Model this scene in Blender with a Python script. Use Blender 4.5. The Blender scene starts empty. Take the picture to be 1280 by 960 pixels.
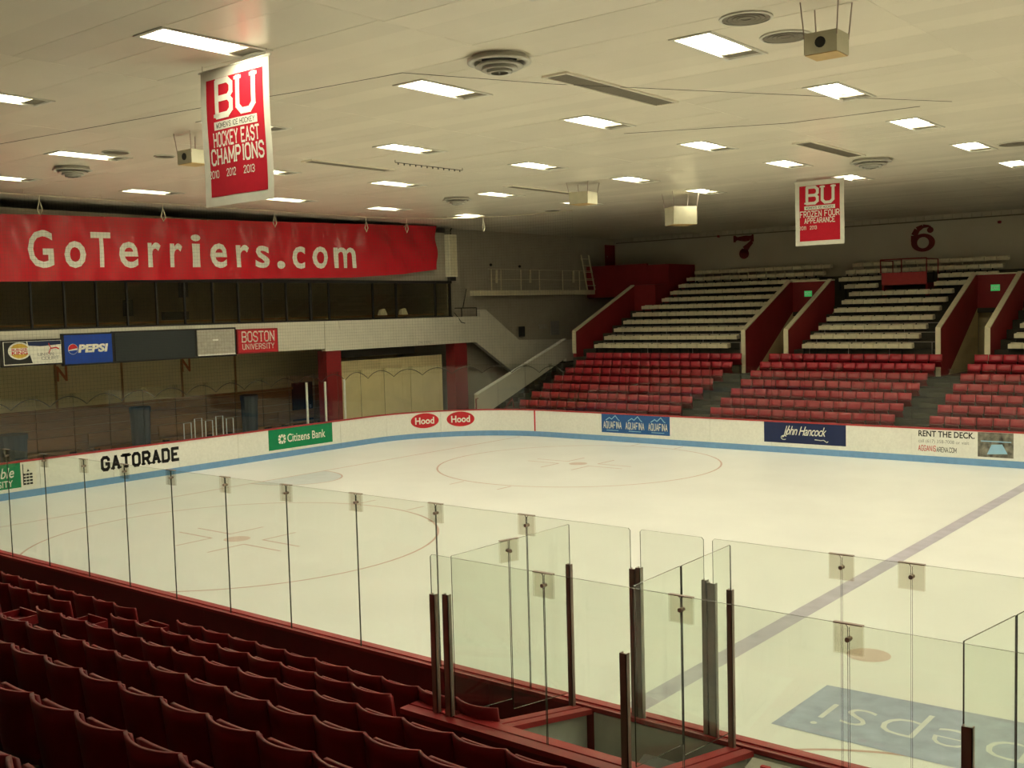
import bpy, bmesh, math, random
from mathutils import Vector, Matrix
random.seed(7)
SC = bpy.context.scene
COL = SC.collection

# ------------------------------------------------------------------ camera, world, exposure
CAM = Vector((20.0353, -14.678, 5.0158)); YAW, PITCH, ROLL, FPX = -0.6799, -0.0685, -0.0266, 1334.6
_f = Vector((math.sin(YAW)*math.cos(PITCH), math.cos(YAW)*math.cos(PITCH), math.sin(PITCH)))
_r = Vector((math.cos(YAW), -math.sin(YAW), 0)); _u = _r.cross(_f)
_R = _r*math.cos(ROLL) + _u*math.sin(ROLL); _U = -_r*math.sin(ROLL) + _u*math.cos(ROLL)
cam_data = bpy.data.cameras.new('camera'); cam = bpy.data.objects.new('camera', cam_data); COL.objects.link(cam)
cam_data.sensor_width = 36.0; cam_data.lens = 36.0*FPX/1280.0; cam_data.clip_start = 0.05; cam_data.clip_end = 300
M = Matrix((_R, _U, -_f)).transposed().to_4x4(); M.translation = CAM
cam.matrix_world = M
SC.camera = cam
w = bpy.data.worlds.new('world'); SC.world = w; w.use_nodes = True
w.node_tree.nodes['Background'].inputs[0].default_value = (0.05, 0.045, 0.035, 1)
w.node_tree.nodes['Background'].inputs[1].default_value = 0.2
SC.view_settings.view_transform = 'Standard'; SC.view_settings.look = 'None'
SC.view_settings.exposure = 0.0; SC.view_settings.gamma = 1.0; SC.view_settings.use_curve_mapping = False
SC.cycles.max_bounces = 10; SC.cycles.transparent_max_bounces = 40; SC.cycles.diffuse_bounces = 5
LAMP = 33.5                     # radiance of the ceiling lamp lenses
LAMP_COL = (1.0, 0.955, 0.70)

def P(u, v, ax, val):
    """photo pixel (1280x960) -> point on the plane axis=val"""
    d = _R*((u-640)/FPX) - _U*((v-480)/FPX) + _f
    return CAM + d*((val-CAM[ax])/d[ax])
def project(p):
    d = Vector(p)-CAM; z = d.dot(_f)
    return (640+FPX*d.dot(_R)/z, 480-FPX*d.dot(_U)/z, z)

# ------------------------------------------------------------------ materials
MATS = {}
def mat(name, col, rough=0.6, spec=0.4, metal=0.0, var=0.06, scale=6.0, bump=0.0, bscale=40.0, emit=0.0, aniso=None):
    if name in MATS: return MATS[name]
    m = bpy.data.materials.new(name); m.use_nodes = True; nt = m.node_tree
    b = nt.nodes['Principled BSDF']
    b.inputs['Roughness'].default_value = rough; b.inputs['Metallic'].default_value = metal
    b.inputs['Specular IOR Level'].default_value = spec
    c = (*col, 1)
    if emit:
        b.inputs['Emission Color'].default_value = c; b.inputs['Emission Strength'].default_value = emit
    tc = nt.nodes.new('ShaderNodeTexCoord')
    nz = nt.nodes.new('ShaderNodeTexNoise'); nz.inputs['Scale'].default_value = scale; nz.inputs['Detail'].default_value = 5
    nt.links.new(tc.outputs['Object'], nz.inputs['Vector'])
    if aniso:
        mp = nt.nodes.new('ShaderNodeMapping'); mp.inputs['Scale'].default_value = aniso
        nt.links.new(tc.outputs['Object'], mp.inputs['Vector']); nt.links.new(mp.outputs['Vector'], nz.inputs['Vector'])
    rp = nt.nodes.new('ShaderNodeValToRGB')
    rp.color_ramp.elements[0].position = 0.3; rp.color_ramp.elements[1].position = 0.7
    rp.color_ramp.elements[0].color = (*[max(0, x*(1-var)) for x in col], 1)
    rp.color_ramp.elements[1].color = (*[min(1, x*(1+var)) for x in col], 1)
    nt.links.new(nz.outputs['Fac'], rp.inputs['Fac']); nt.links.new(rp.outputs['Color'], b.inputs['Base Color'])
    if bump:
        n2 = nt.nodes.new('ShaderNodeTexNoise'); n2.inputs['Scale'].default_value = bscale
        nt.links.new(tc.outputs['Object'], n2.inputs['Vector'])
        bp_ = nt.nodes.new('ShaderNodeBump'); bp_.inputs['Strength'].default_value = bump; bp_.inputs['Distance'].default_value = 0.02
        nt.links.new(n2.outputs['Fac'], bp_.inputs['Height']); nt.links.new(bp_.outputs['Normal'], b.inputs['Normal'])
    MATS[name] = m; return m
def mat_glass(name, tint, rough=0.02, refl=1.0):
    if name in MATS: return MATS[name]
    m = bpy.data.materials.new(name); m.use_nodes = True; nt = m.node_tree
    for n in list(nt.nodes):
        if n.type == 'BSDF_PRINCIPLED': nt.nodes.remove(n)
    out = nt.nodes['Material Output']
    tr = nt.nodes.new('ShaderNodeBsdfTransparent'); tr.inputs[0].default_value = (*tint, 1)
    gl = nt.nodes.new('ShaderNodeBsdfGlossy'); gl.inputs['Roughness'].default_value = rough
    # thin-sheet reflectance (Schlick), the same from either side of the sheet
    fr = nt.nodes.new('ShaderNodeLayerWeight'); fr.inputs['Blend'].default_value = 0.5
    pw = nt.nodes.new('ShaderNodeMath'); pw.operation = 'POWER'; pw.inputs[1].default_value = 5.0
    mu = nt.nodes.new('ShaderNodeMath'); mu.operation = 'MULTIPLY_ADD'; mu.inputs[1].default_value = 0.96*refl; mu.inputs[2].default_value = 0.04*refl
    mx = nt.nodes.new('ShaderNodeMixShader')
    nt.links.new(fr.outputs['Facing'], pw.inputs[0]); nt.links.new(pw.outputs[0], mu.inputs[0]); nt.links.new(mu.outputs[0], mx.inputs[0])
    nt.links.new(tr.outputs[0], mx.inputs[1]); nt.links.new(gl.outputs[0], mx.inputs[2]); nt.links.new(mx.outputs[0], out.inputs[0])
    MATS[name] = m; return m
def mat_block(name, col, bw=0.4, bh=0.2, mortar=0.012, rough=0.75):
    """painted block wall: fine joints as relief and a faint joint tone"""
    if name in MATS: return MATS[name]
    m = mat(name, col, rough, 0.3, var=0.05, scale=2.0); nt = m.node_tree
    b = nt.nodes['Principled BSDF']; tc = nt.nodes.new('ShaderNodeTexCoord')
    sx = nt.nodes.new('ShaderNodeSeparateXYZ'); cx = nt.nodes.new('ShaderNodeCombineXYZ'); ad = nt.nodes.new('ShaderNodeMath')
    nt.links.new(tc.outputs['Object'], sx.inputs[0]); nt.links.new(sx.outputs[0], ad.inputs[0]); nt.links.new(sx.outputs[1], ad.inputs[1])
    nt.links.new(ad.outputs[0], cx.inputs[0]); nt.links.new(sx.outputs[2], cx.inputs[1])
    br = nt.nodes.new('ShaderNodeTexBrick'); br.inputs['Scale'].default_value = 1.0
    br.inputs['Brick Width'].default_value = bw; br.inputs['Row Height'].default_value = bh; br.inputs['Mortar Size'].default_value = mortar
    nt.links.new(cx.outputs[0], br.inputs['Vector'])
    bp_ = nt.nodes.new('ShaderNodeBump'); bp_.inputs['Strength'].default_value = 0.35; bp_.inputs['Distance'].default_value = 0.01; bp_.invert = True
    nt.links.new(br.outputs['Fac'], bp_.inputs['Height']); nt.links.new(bp_.outputs['Normal'], b.inputs['Normal'])
    return m

M_ICE = mat('ice', (0.845, 0.85, 0.83), 0.32, 0.25, var=0.035, scale=0.5, bump=0.03, bscale=3.0)
M_BOARD = mat('board_white', (0.80, 0.80, 0.74), 0.4, 0.4, var=0.05, scale=14)
M_KICK = mat('kick_blue', (0.17, 0.34, 0.58), 0.45)
M_CAP = mat('cap_red', (0.40, 0.035, 0.04), 0.4)
M_NEARRED = mat('near_board_red', (0.21, 0.018, 0.022), 0.45)
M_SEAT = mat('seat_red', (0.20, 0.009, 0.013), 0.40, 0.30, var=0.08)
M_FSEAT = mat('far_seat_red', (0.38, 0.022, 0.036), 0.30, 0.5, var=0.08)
M_WSEAT = mat('white_seat', (0.74, 0.68, 0.48), 0.35, 0.5, var=0.08)
M_IRON = mat('seat_iron', (0.10, 0.012, 0.014), 0.6)
M_CONC = mat('concrete', (0.075, 0.072, 0.050), 0.85, 0.2, var=0.15, scale=1.5, bump=0.1)
M_DCONC = mat('stand_concrete', (0.055, 0.050, 0.036), 0.85, 0.2, var=0.15, scale=1.5)
M_CEIL = mat('ceiling_enamel', (0.88, 0.82, 0.68), 0.27, 0.55, var=0.025, scale=0.8)
_nt = M_CEIL.node_tree; _oi = _nt.nodes.new('ShaderNodeObjectInfo'); _mr = _nt.nodes.new('ShaderNodeMapRange')
_mr.inputs['To Min'].default_value = 0.93; _mr.inputs['To Max'].default_value = 1.03
_hs = _nt.nodes.new('ShaderNodeHueSaturation'); _l = _nt.nodes['Principled BSDF'].inputs['Base Color'].links[0]
_nt.links.new(_oi.outputs['Random'], _mr.inputs['Value']); _nt.links.new(_mr.outputs[0], _hs.inputs['Value'])
_nt.links.new(_l.from_socket, _hs.inputs['Color']); _nt.links.new(_hs.outputs[0], _nt.nodes['Principled BSDF'].inputs['Base Color'])
M_CEILB = mat('ceiling_back', (0.30, 0.28, 0.23), 0.9)
M_WALL = mat_block('wall_block', (0.40, 0.36, 0.28))
M_FARWALL = mat('far_wall_paint', (0.50, 0.46, 0.36), 0.75, 0.3, var=0.05, scale=0.6)
M_WBLOCK = mat_block('white_block', (0.60, 0.57, 0.47), 0.30, 0.15)
M_CREAM = mat_block('cream_block', (0.72, 0.61, 0.34), 0.4, 0.2)
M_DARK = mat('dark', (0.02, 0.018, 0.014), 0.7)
M_BRONZE = mat('bronze_frame', (0.012, 0.010, 0.008), 0.45)
M_STEEL = mat('steel', (0.34, 0.31, 0.27), 0.38, 0.5, metal=0.45, var=0.1)
M_DSTEEL = mat('dark_steel', (0.34, 0.26, 0.22), 0.4, 0.5, metal=0.3, var=0.1)
M_CREAMP = mat('cream_paint', (0.72, 0.66, 0.46), 0.5)
M_WHITE = mat('white_paint', (0.80, 0.79, 0.73), 0.5)
M_REDW = mat('red_wall_paint', (0.26, 0.020, 0.022), 0.6, 0.3, var=0.1, scale=1.5)
M_REDC = mat('red_column', (0.22, 0.010, 0.013), 0.5)
M_VINYL = mat('vinyl_red', (0.56, 0.016, 0.028), 0.22, 0.5, var=0.06, scale=1.2)
M_CLOTHRED = mat('banner_cloth_red', (0.42, 0.008, 0.022), 0.75, 0.2, var=0.05, scale=10)
M_CLOTHW = mat('banner_cloth_white', (0.60, 0.58, 0.50), 0.75, 0.2)
M_PRW = mat('print_white', (0.80, 0.78, 0.68), 0.6, 0.3)
M_PRB = mat('print_black', (0.02, 0.02, 0.018), 0.6, 0.3)
M_PRR = mat('print_red', (0.55, 0.02, 0.03), 0.5, 0.3)
M_PRG = mat('print_green', (0.0, 0.22, 0.085), 0.45, 0.35)
M_PRBL = mat('print_blue', (0.02, 0.10, 0.30), 0.45, 0.35)
M_PRNV = mat('print_navy', (0.012, 0.022, 0.085), 0.45, 0.35)
M_PRGY = mat('print_grey', (0.30, 0.30, 0.28), 0.6, 0.3)
M_PRLB = mat('print_light_blue', (0.30, 0.52, 0.70), 0.5, 0.3)
M_PEPSI = mat('sign_blue', (0.006, 0.05, 0.34), 0.4, 0.35)
M_YEL = mat('print_yellow', (0.65, 0.42, 0.06), 0.5, 0.3)
M_LOUV = mat('scoreboard_dark', (0.012, 0.018, 0.018), 0.55)
M_GREYP = mat('grey_panel', (0.40, 0.37, 0.31), 0.6, var=0.12, scale=8)
M_WOOD = mat('wood_brown', (0.30, 0.145, 0.045), 0.6, var=0.2, scale=3, aniso=(1, 1, 8))
M_BIN = mat('bin_blue', (0.016, 0.035, 0.055), 0.6)
M_IRED = mat('ice_red_line', (0.60, 0.40, 0.35), 0.32, 0.25, var=0.05, scale=2)
M_IBLUE = mat('ice_blue_line', (0.52, 0.49, 0.58), 0.32, 0.25, var=0.12, scale=3)
M_ILOGO = mat('ice_logo', (0.38, 0.43, 0.56), 0.32, 0.25, var=0.15, scale=4)
M_IDOT = mat('ice_red_dot', (0.70, 0.56, 0.50), 0.32, 0.25, var=0.08, scale=4)
M_ICREASE = mat('ice_crease', (0.68, 0.71, 0.73), 0.32, 0.25, var=0.06, scale=3)
M_ITEXT = mat('ice_text', (0.74, 0.76, 0.74), 0.32, 0.25, var=0.06, scale=5)
M_GLASS = mat_glass('pane_glass', (0.960, 0.978, 0.955))
M_GLASSF = mat_glass('far_pane_glass', (0.955, 0.97, 0.95), refl=0.7)
M_WINGL = mat_glass('window_glass', (0.84, 0.82, 0.72), refl=0.8)
M_GEDGE = mat('glass_edge', (0.05, 0.06, 0.045), 0.25, 0.5)
M_CLIP = mat_glass('clip_plastic', (0.935, 0.925, 0.90), 0.2, 0.5)
M_ROPE = mat('rope', (0.55, 0.50, 0.36), 0.8)
M_NET = mat('net_cord', (0.045, 0.042, 0.034), 0.8)
M_EXIT = mat('exit_green', (0.10, 0.75, 0.22), 0.5, emit=0.28)
M_GREYBOX = mat('box_interior', (0.66, 0.67, 0.61), 0.6)
M_DIFF = mat('diffuser_metal', (0.56, 0.54, 0.47), 0.45, 0.4)
M_GRILLE = mat('grille_dark', (0.19, 0.165, 0.12), 0.6)
M_LENS = bpy.data.materials.new('lamp_lens'); M_LENS.use_nodes = True
_b = M_LENS.node_tree.nodes['Principled BSDF']; _b.inputs['Base Color'].default_value = (0.8, 0.8, 0.75, 1)
_b.inputs['Emission Color'].default_value = (*LAMP_COL, 1); _b.inputs['Emission Strength'].default_value = LAMP

# ------------------------------------------------------------------ mesh helpers
class MB:
    def __init__(s): s.v = []; s.f = []; s.m = []; s.k = 0
    def add(s, vs, fs):
        o = len(s.v); s.v += [tuple(x) for x in vs]
        for f in fs: s.f.append([o+i for i in f]); s.m.append(s.k)
        return s
    def box(s, x0, x1, y0, y1, z0, z1):
        return s.add([(x0,y0,z0),(x1,y0,z0),(x1,y1,z0),(x0,y1,z0),(x0,y0,z1),(x1,y0,z1),(x1,y1,z1),(x0,y1,z1)],
            [(0,3,2,1),(4,5,6,7),(0,1,5,4),(1,2,6,5),(2,3,7,6),(3,0,4,7)])
    def hexa(s, bot, top):
        return s.add(list(bot)+list(top), [(3,2,1,0),(4,5,6,7),(0,1,5,4),(1,2,6,5),(2,3,7,6),(3,0,4,7)])
    def bar(s, a, b, w, h, up=(0,0,1)):
        a = Vector(a); b = Vector(b); d = (b-a).normalized(); up = Vector(up)
        if abs(d.dot(up)) > 0.99: up = Vector((1,0,0))
        x = d.cross(up).normalized()*w/2; y = x.cross(d).normalized()*h/2
        return s.hexa([a-x-y, a+x-y, a+x+y, a-x+y], [b-x-y, b+x-y, b+x+y, b-x+y])
    def tube(s, pts, r, n=6):
        pts = [Vector(p) for p in pts]; rings = []
        for i, p in enumerate(pts):
            d = (pts[min(i+1, len(pts)-1)] - pts[max(i-1, 0)]).normalized()
            up = Vector((0,0,1)) if abs(d.z) < 0.95 else Vector((1,0,0))
            x = d.cross(up).normalized(); y = d.cross(x).normalized()
            rings.append([p + x*(r*math.cos(2*math.pi*k/n)) + y*(r*math.sin(2*math.pi*k/n)) for k in range(n)])
        vs = [v for g in rings for v in g]; fs = []
        for i in range(len(pts)-1):
            for k in range(n):
                a = i*n+k; b = i*n+(k+1) % n; fs.append((a, b, b+n, a+n))
        fs.append(tuple(range(n))[::-1]); fs.append(tuple((len(pts)-1)*n+k for k in range(n)))
        return s.add(vs, fs)
    def lathe(s, prof, c=(0,0,0), n=24):
        vs = []; fs = []
        for r, z in prof:
            for k in range(n): vs.append((c[0]+r*math.cos(2*math.pi*k/n), c[1]+r*math.sin(2*math.pi*k/n), c[2]+z))
        for i in range(len(prof)-1):
            for k in range(n):
                a = i*n+k; b = i*n+(k+1) % n; fs.append((a, b, b+n, a+n))
        return s.add(vs, fs)
    def prism(s, poly, fn, t0, t1):
        """polygon of (a,b) pairs; fn(a,b,t) -> point"""
        n = len(poly)
        vs = [fn(a, b, t0) for a, b in poly] + [fn(a, b, t1) for a, b in poly]
        fs = [tuple(range(n))[::-1], tuple(range(n, 2*n))] + [(i, (i+1) % n, n+(i+1) % n, n+i) for i in range(n)]
        return s.add(vs, fs)
    def grid(s, fn, nu, nv):
        vs = [fn(i/nu, j/nv) for j in range(nv+1) for i in range(nu+1)]
        fs = [(j*(nu+1)+i, j*(nu+1)+i+1, (j+1)*(nu+1)+i+1, (j+1)*(nu+1)+i) for j in range(nv) for i in range(nu)]
        return s.add(vs, fs)
    def mesh(s, name, mats, smooth=False):
        me = bpy.data.meshes.new(name); me.from_pydata(s.v, [], s.f); me.validate()
        for m in (mats if isinstance(mats, (list, tuple)) else [mats]): me.materials.append(m)
        if len(me.materials) > 1 and len(me.polygons) == len(s.m): me.polygons.foreach_set('material_index', s.m)
        if smooth: me.polygons.foreach_set('use_smooth', [True]*len(me.polygons))
        me.update(); return me
    def build(s, name, mats, parent=None, smooth=False, loc=None):
        o = bpy.data.objects.new(name, s.mesh(name, mats, smooth)); COL.objects.link(o)
        if loc: o.location = loc
        if parent: adopt(o, parent)
        return o
def wm(o):
    m = Matrix.LocRotScale(o.location, o.rotation_euler, o.scale)
    return wm(o.parent) @ o.matrix_parent_inverse @ m if o.parent else m
def adopt(o, parent):
    o.parent = parent; o.matrix_parent_inverse = wm(parent).inverted()
def tag(o, label=None, cat=None, group=None, kind=None):
    if label: o['label'] = label
    if cat: o['category'] = cat
    if group: o['group'] = group
    if kind: o['kind'] = kind
    return o
_O = 'first second third fourth fifth sixth seventh eighth ninth tenth eleventh twelfth thirteenth fourteenth fifteenth sixteenth seventeenth eighteenth nineteenth twentieth'.split()
def ordw(n): return _O[n-1] if n <= 20 else 'twenty-'+_O[n-21] if n < 30 else 'thirtieth' if n == 30 else 'thirty-'+_O[n-31]
def thing(name, label, cat, loc=(0,0,0), group=None, kind=None):
    o = bpy.data.objects.new(name, None); COL.objects.link(o); o.location = loc; o.empty_display_size = 0.2
    return tag(o, label, cat, group, kind)
def copy_thing(root, loc, rotz=0.0, label=None, group=None):
    r = root.copy(); COL.objects.link(r); r.location = loc; r.rotation_euler = (0, 0, rotz)
    if label: r['label'] = label
    if group: r['group'] = group
    for ch in root.children:
        c = ch.copy(); COL.objects.link(c); c.parent = r
        for g in ch.children:
            d = g.copy(); COL.objects.link(d); d.parent = c
    return r
def local_part(mb, name, mats, parent, smooth=False):
    """part given in its parent's own coordinates"""
    o = bpy.data.objects.new(name, mb.mesh(name, mats, smooth)); COL.objects.link(o); o.parent = parent; return o

# ------------------------------------------------------------------ lettering
SG = {'A':[[(0,0),(2,6),(4,0)],[(.9,2),(3.1,2)]],'B':[[(0,0),(0,6),(3,6),(4,5.2),(4,3.8),(3.2,3),(0,3)],[(3.2,3),(4,2.2),(4,.8),(3,0),(0,0)]],
'C':[[(4,4.6),(4,5),(3,6),(1,6),(0,5),(0,1),(1,0),(3,0),(4,1),(4,1.4)]],'D':[[(0,0),(0,6),(3,6),(4,5),(4,1),(3,0),(0,0)]],
'E':[[(4,6),(0,6),(0,0),(4,0)],[(0,3),(2.8,3)]],'F':[[(4,6),(0,6),(0,0)],[(0,3),(2.8,3)]],
'G':[[(4,4.6),(4,5),(3,6),(1,6),(0,5),(0,1),(1,0),(3,0),(4,1),(4,2.8),(2.4,2.8)]],'H':[[(0,0),(0,6)],[(4,0),(4,6)],[(0,3),(4,3)]],
'I':[[(1,0),(1,6)]],'K':[[(0,0),(0,6)],[(4,6),(.4,2.8)],[(1.6,3.6),(4,0)]],'M':[[(0,0),(0,6),(2.5,1.5),(5,6),(5,0)]],
'N':[[(0,0),(0,6),(4,0),(4,6)]],'O':[[(1,0),(0,1),(0,5),(1,6),(3,6),(4,5),(4,1),(3,0),(1,0)]],'P':[[(0,0),(0,6),(3,6),(4,5),(4,3.8),(3,2.8),(0,2.8)]],
'Q':[[(1,0),(0,1),(0,5),(1,6),(3,6),(4,5),(4,1),(3,0),(1,0)],[(2.4,1.6),(4.2,-.4)]],
'R':[[(0,0),(0,6),(3,6),(4,5),(4,3.8),(3,2.8),(0,2.8)],[(2.2,2.8),(4,0)]],'S':[[(4,4.7),(4,5),(3,6),(1,6),(0,5),(0,4),(1,3.2),(3,2.8),(4,2),(4,1),(3,0),(1,0),(0,1),(0,1.3)]],
'T':[[(0,6),(4,6)],[(2,6),(2,0)]],'U':[[(0,6),(0,1),(1,0),(3,0),(4,1),(4,6)]],'V':[[(0,6),(2,0),(4,6)]],'W':[[(0,6),(1.2,0),(2.5,4.5),(3.8,0),(5,6)]],
'X':[[(0,0),(4,6)],[(0,6),(4,0)]],'Y':[[(0,6),(2,3),(4,6)],[(2,3),(2,0)]],'Z':[[(0,6),(4,6),(0,0),(4,0)]],"'":[[(.5,6),(.3,4.8)]],'.':[[(.3,0),(.3,.5)]],
'0':[[(1,0),(0,1),(0,5),(1,6),(3,6),(4,5),(4,1),(3,0),(1,0)]],'1':[[(.2,5),(1.2,6),(1.2,0)]],'2':[[(0,4.6),(0,5),(1,6),(3,6),(4,5),(4,4),(0,0),(4,0)]],
'3':[[(0,5),(1,6),(3,6),(4,5),(4,4),(3,3),(1.6,3)],[(3,3),(4,2),(4,1),(3,0),(1,0),(0,1)]]}
SERIF_ENDS = set('AFHIKMNPRTUVWXYB')
def slab_text(txt, h, t=1.0, serif=0.75, width=None, xs=1.0):
    """block letters from strokes; returns list of quads (2-D) and the total width; origin lower left"""
    quads = []; x0 = 0.0; k = h/6.0
    def stroke(a, b, tt, off):
        ax, ay = a; bx, by = b; d = math.hypot(bx-ax, by-ay) or 1e-6
        nx, ny = -(by-ay)/d*tt/2, (bx-ax)/d*tt/2; ex, ey = (bx-ax)/d*tt*.3, (by-ay)/d*tt*.3
        quads.append([((off+px_)*xs*k, py_*k) for px_, py_ in ((ax+nx-ex, ay+ny-ey), (ax-nx-ex, ay-ny-ey), (bx-nx+ex, by-ny+ey), (bx+nx+ex, by+ny+ey))])
    for ch in txt:
        if ch == ' ': x0 += 3.2; continue
        g = SG.get(ch.upper(), SG['O']); wmax = max(p[0] for s_ in g for p in s_)
        for s_ in g:
            for a, b in zip(s_[:-1], s_[1:]): stroke(a, b, t, x0)
            if serif and ch.upper() in SERIF_ENDS:
                for e in (s_[0], s_[-1]):
                    if abs(e[1]) < .01 or abs(e[1]-6) < .01:
                        yy = e[1] + (t*.1 if e[1] < 1 else -t*.1)
                        stroke((e[0]-serif*t, yy), (e[0]+serif*t, yy), t*.55, x0)
        x0 += wmax + 1.75 + (t-1)
    tot = (x0-1.75)*xs*k
    if width:
        f = width/tot; quads = [[(a*f, b) for a, b in q] for q in quads]; tot = width
    return quads, tot
_TC = {}
def sans_text(txt, h, bold=0.0, shear=0.0, width=None, spacing=1.0):
    """built-in font -> list of triangles (2-D), origin lower left of the text's bounds"""
    key = (txt, bold, shear, spacing)
    if key not in _TC:
        cu = bpy.data.curves.new('t', 'FONT'); cu.body = txt; cu.size = 1.0; cu.offset = bold; cu.shear = shear; cu.space_character = spacing
        cu.resolution_u = 3
        o = bpy.data.objects.new('t', cu); COL.objects.link(o)
        bpy.context.view_layer.update()
        me = bpy.data.meshes.new_from_object(o.evaluated_get(bpy.context.evaluated_depsgraph_get()))
        polys = [[(me.vertices[i].co.x, me.vertices[i].co.y) for i in p.vertices] for p in me.polygons]
        bpy.data.objects.remove(o); bpy.data.curves.remove(cu); bpy.data.meshes.remove(me)
        _TC[key] = polys
    polys = _TC[key]; xs = [p[0] for q in polys for p in q]; ys = [p[1] for q in polys for p in q]
    x0, x1, y0, y1 = min(xs), max(xs), min(ys), max(ys); k = h/(y1-y0); kx = (width/(x1-x0)) if width else k
    return [[((a-x0)*kx, (b-y0)*k) for a, b in q] for q in polys], (x1-x0)*kx
def shift(polys, dx, dy): return [[(a+dx, b+dy) for a, b in q] for q in polys]
def ellipse(cx, cy, rx, ry, n=28): return [(cx+rx*math.cos(2*math.pi*k/n), cy+ry*math.sin(2*math.pi*k/n)) for k in range(n)]
def ring2(cx, cy, rx, ry, ix, iy, n=40, a0=0, a1=2*math.pi):
    out = []
    for k in range(n):
        A = a0+(a1-a0)*k/n; B = a0+(a1-a0)*(k+1)/n
        out.append([(cx+rx*math.cos(A), cy+ry*math.sin(A)), (cx+rx*math.cos(B), cy+ry*math.sin(B)), (cx+ix*math.cos(B), cy+iy*math.sin(B)), (cx+ix*math.cos(A), cy+iy*math.sin(A))])
    return out
def rect(x0, x1, y0, y1): return [(x0,y0),(x1,y0),(x1,y1),(x0,y1)]
def line2(pts, t):
    out = []
    for (ax, ay), (bx, by) in zip(pts[:-1], pts[1:]):
        d = math.hypot(bx-ax, by-ay) or 1e-6; nx, ny = -(by-ay)/d*t/2, (bx-ax)/d*t/2; ex, ey = (bx-ax)/d*t*.3, (by-ay)/d*t*.3
        out.append([(ax+nx-ex, ay+ny-ey), (ax-nx-ex, ay-ny-ey), (bx-nx+ex, by-ny+ey), (bx+nx+ex, by+ny+ey)])
    return out
def decal(name, polys, fn, m, parent, off=0.004, cell=None):
    """flat print: polygons mapped by fn(a, b, off) onto its surface"""
    mb = MB()
    if cell:                                   # cut the print into small cells so that it follows a rippled sheet
        bm = bmesh.new()
        for q in polys:
            try: bm.faces.new([bm.verts.new((a, b, 0)) for a, b in q])
            except ValueError: pass
        xs = [v.co.x for v in bm.verts]; ys = [v.co.y for v in bm.verts]
        for ax, lo, hi in ((0, min(xs), max(xs)), (1, min(ys), max(ys))):
            k = math.floor(lo/cell)+1
            while k*cell < hi:
                co = [0, 0, 0]; no = [0, 0, 0]; co[ax] = k*cell; no[ax] = 1
                bmesh.ops.bisect_plane(bm, geom=bm.verts[:]+bm.edges[:]+bm.faces[:], plane_co=co, plane_no=no); k += 1
        bm.verts.index_update()
        mb.add([fn(v.co.x, v.co.y, off) for v in bm.verts], [tuple(v.index for v in f.verts) for f in bm.faces]); bm.free()
    else:
        for q in polys: mb.add([fn(a, b, off) for a, b in q], [tuple(range(len(q)))])
    return mb.build(name, m, parent)

# ------------------------------------------------------------------ setting: floor, walls, ceiling
ZC = 8.9
YW = 36.5          # far wall
XE = -13.6         # end wall
XF = -12.6         # front of the press balcony
def struct(name, mb, m, label=None):
    o = mb.build(name, m); o['kind'] = 'structure'
    if label: o['label'] = label
    return o
struct('floor', MB().box(-18, 34, -21, 37, -0.25, -0.02), M_CONC, 'dark concrete floor around the ice rink')
wall_far = struct('wall_far', MB().box(-18, 34, YW, YW+0.3, 0, ZC+0.35), M_FARWALL, 'grey painted wall behind the far stand')
struct('wall_back', MB().box(-18, 34, -21.3, -21, 0, ZC+0.35), M_FARWALL, 'grey wall behind the near stand')
struct('wall_right', MB().box(34, 34.3, -21, YW, 0, ZC+0.35), M_FARWALL, 'grey wall at the other end of the hall')
wall_left = struct('wall_left', MB().box(XE-0.3, XE, 22.3, YW, 0, ZC+0.35), M_WALL, 'grey block end wall beside the press box')
struct('wall_left_recess', MB().box(-17.3, -17, -21, 22.3, 0, ZC+0.35), M_CREAM, 'cream block wall under the press balcony')
struct('wall_left_return', MB().box(-17, XE-0.3, 22.3, 22.55, 0, ZC+0.35), M_WALL, 'block return wall at the side of the press box')
# ribbed closure band at the top of the far wall
band = tag(MB().box(-13.5, 33.9, YW-0.05, YW-0.001, 8.67, ZC).build('trim_1', M_FARWALL), 'ribbed grey band where far wall meets ceiling', kind='structure')
MB().tube([(-13.4, YW-0.13, 8.65), (20, YW-0.13, 8.65)], 0.03, 6).build('pipe', M_GRILLE, band)
rib = MB().box(-0.05, 0.05, YW-0.10, YW-0.051, 8.69, ZC-0.01).mesh('rib', M_FARWALL)
for i in range(56):
    o = bpy.data.objects.new('rib', rib); COL.objects.link(o); o.location = (-13.2+0.42*i, 0, 0); adopt(o, band)

# lamps: regular grid, one column of lamps for every bay of ceiling planks
LX0, LY0, LDX, LDY = 7.1009, -5.347, 5.1638, 4.7813
COLOFF = {-3: (-0.04, -0.20), -2: (0.42, -0.55), -1: (0.25, -0.40), 0: (0.09, -0.02), 1: (-0.2, 0.66)}
SEEN = {(0,0):(248,52),(0,1):(545,110),(0,2):(743,152),(0,3):(882,182),(0,4):(985,205),(1,1):(870,47),(1,2):(1040,111),(1,3):(1145,155),(1,4):(1222,185),(1,5):(1280,208),
 (-1,0):(40,127),(-1,2):(512,186),(-1,3):(670,207),(-1,4):(790,224),(-2,1):(145,198),(-2,2):(355,216),(-2,3):(498,230),(-3,2):(205,241),(-3,3):(365,250)}
OPX, STRIP = 0.66, LDY/8
OPY = 3*STRIP
lamp_pos = {}
for i in range(-3, 6):
    dx, dy = COLOFF.get(i, (0, 0))
    for j in range(6):
        x = LX0+i*LDX+dx
        if (i, j) in SEEN: x = P(*SEEN[(i, j)], 2, ZC).x
        lamp_pos[(i, j)] = (x, LY0+j*LDY+dy)
ceiling = struct('ceiling', MB().box(-18, 34, -21.3, YW+0.3, ZC+0.35, ZC+0.5), M_CEILB, 'low cream ceiling of long enamelled metal planks')
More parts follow.
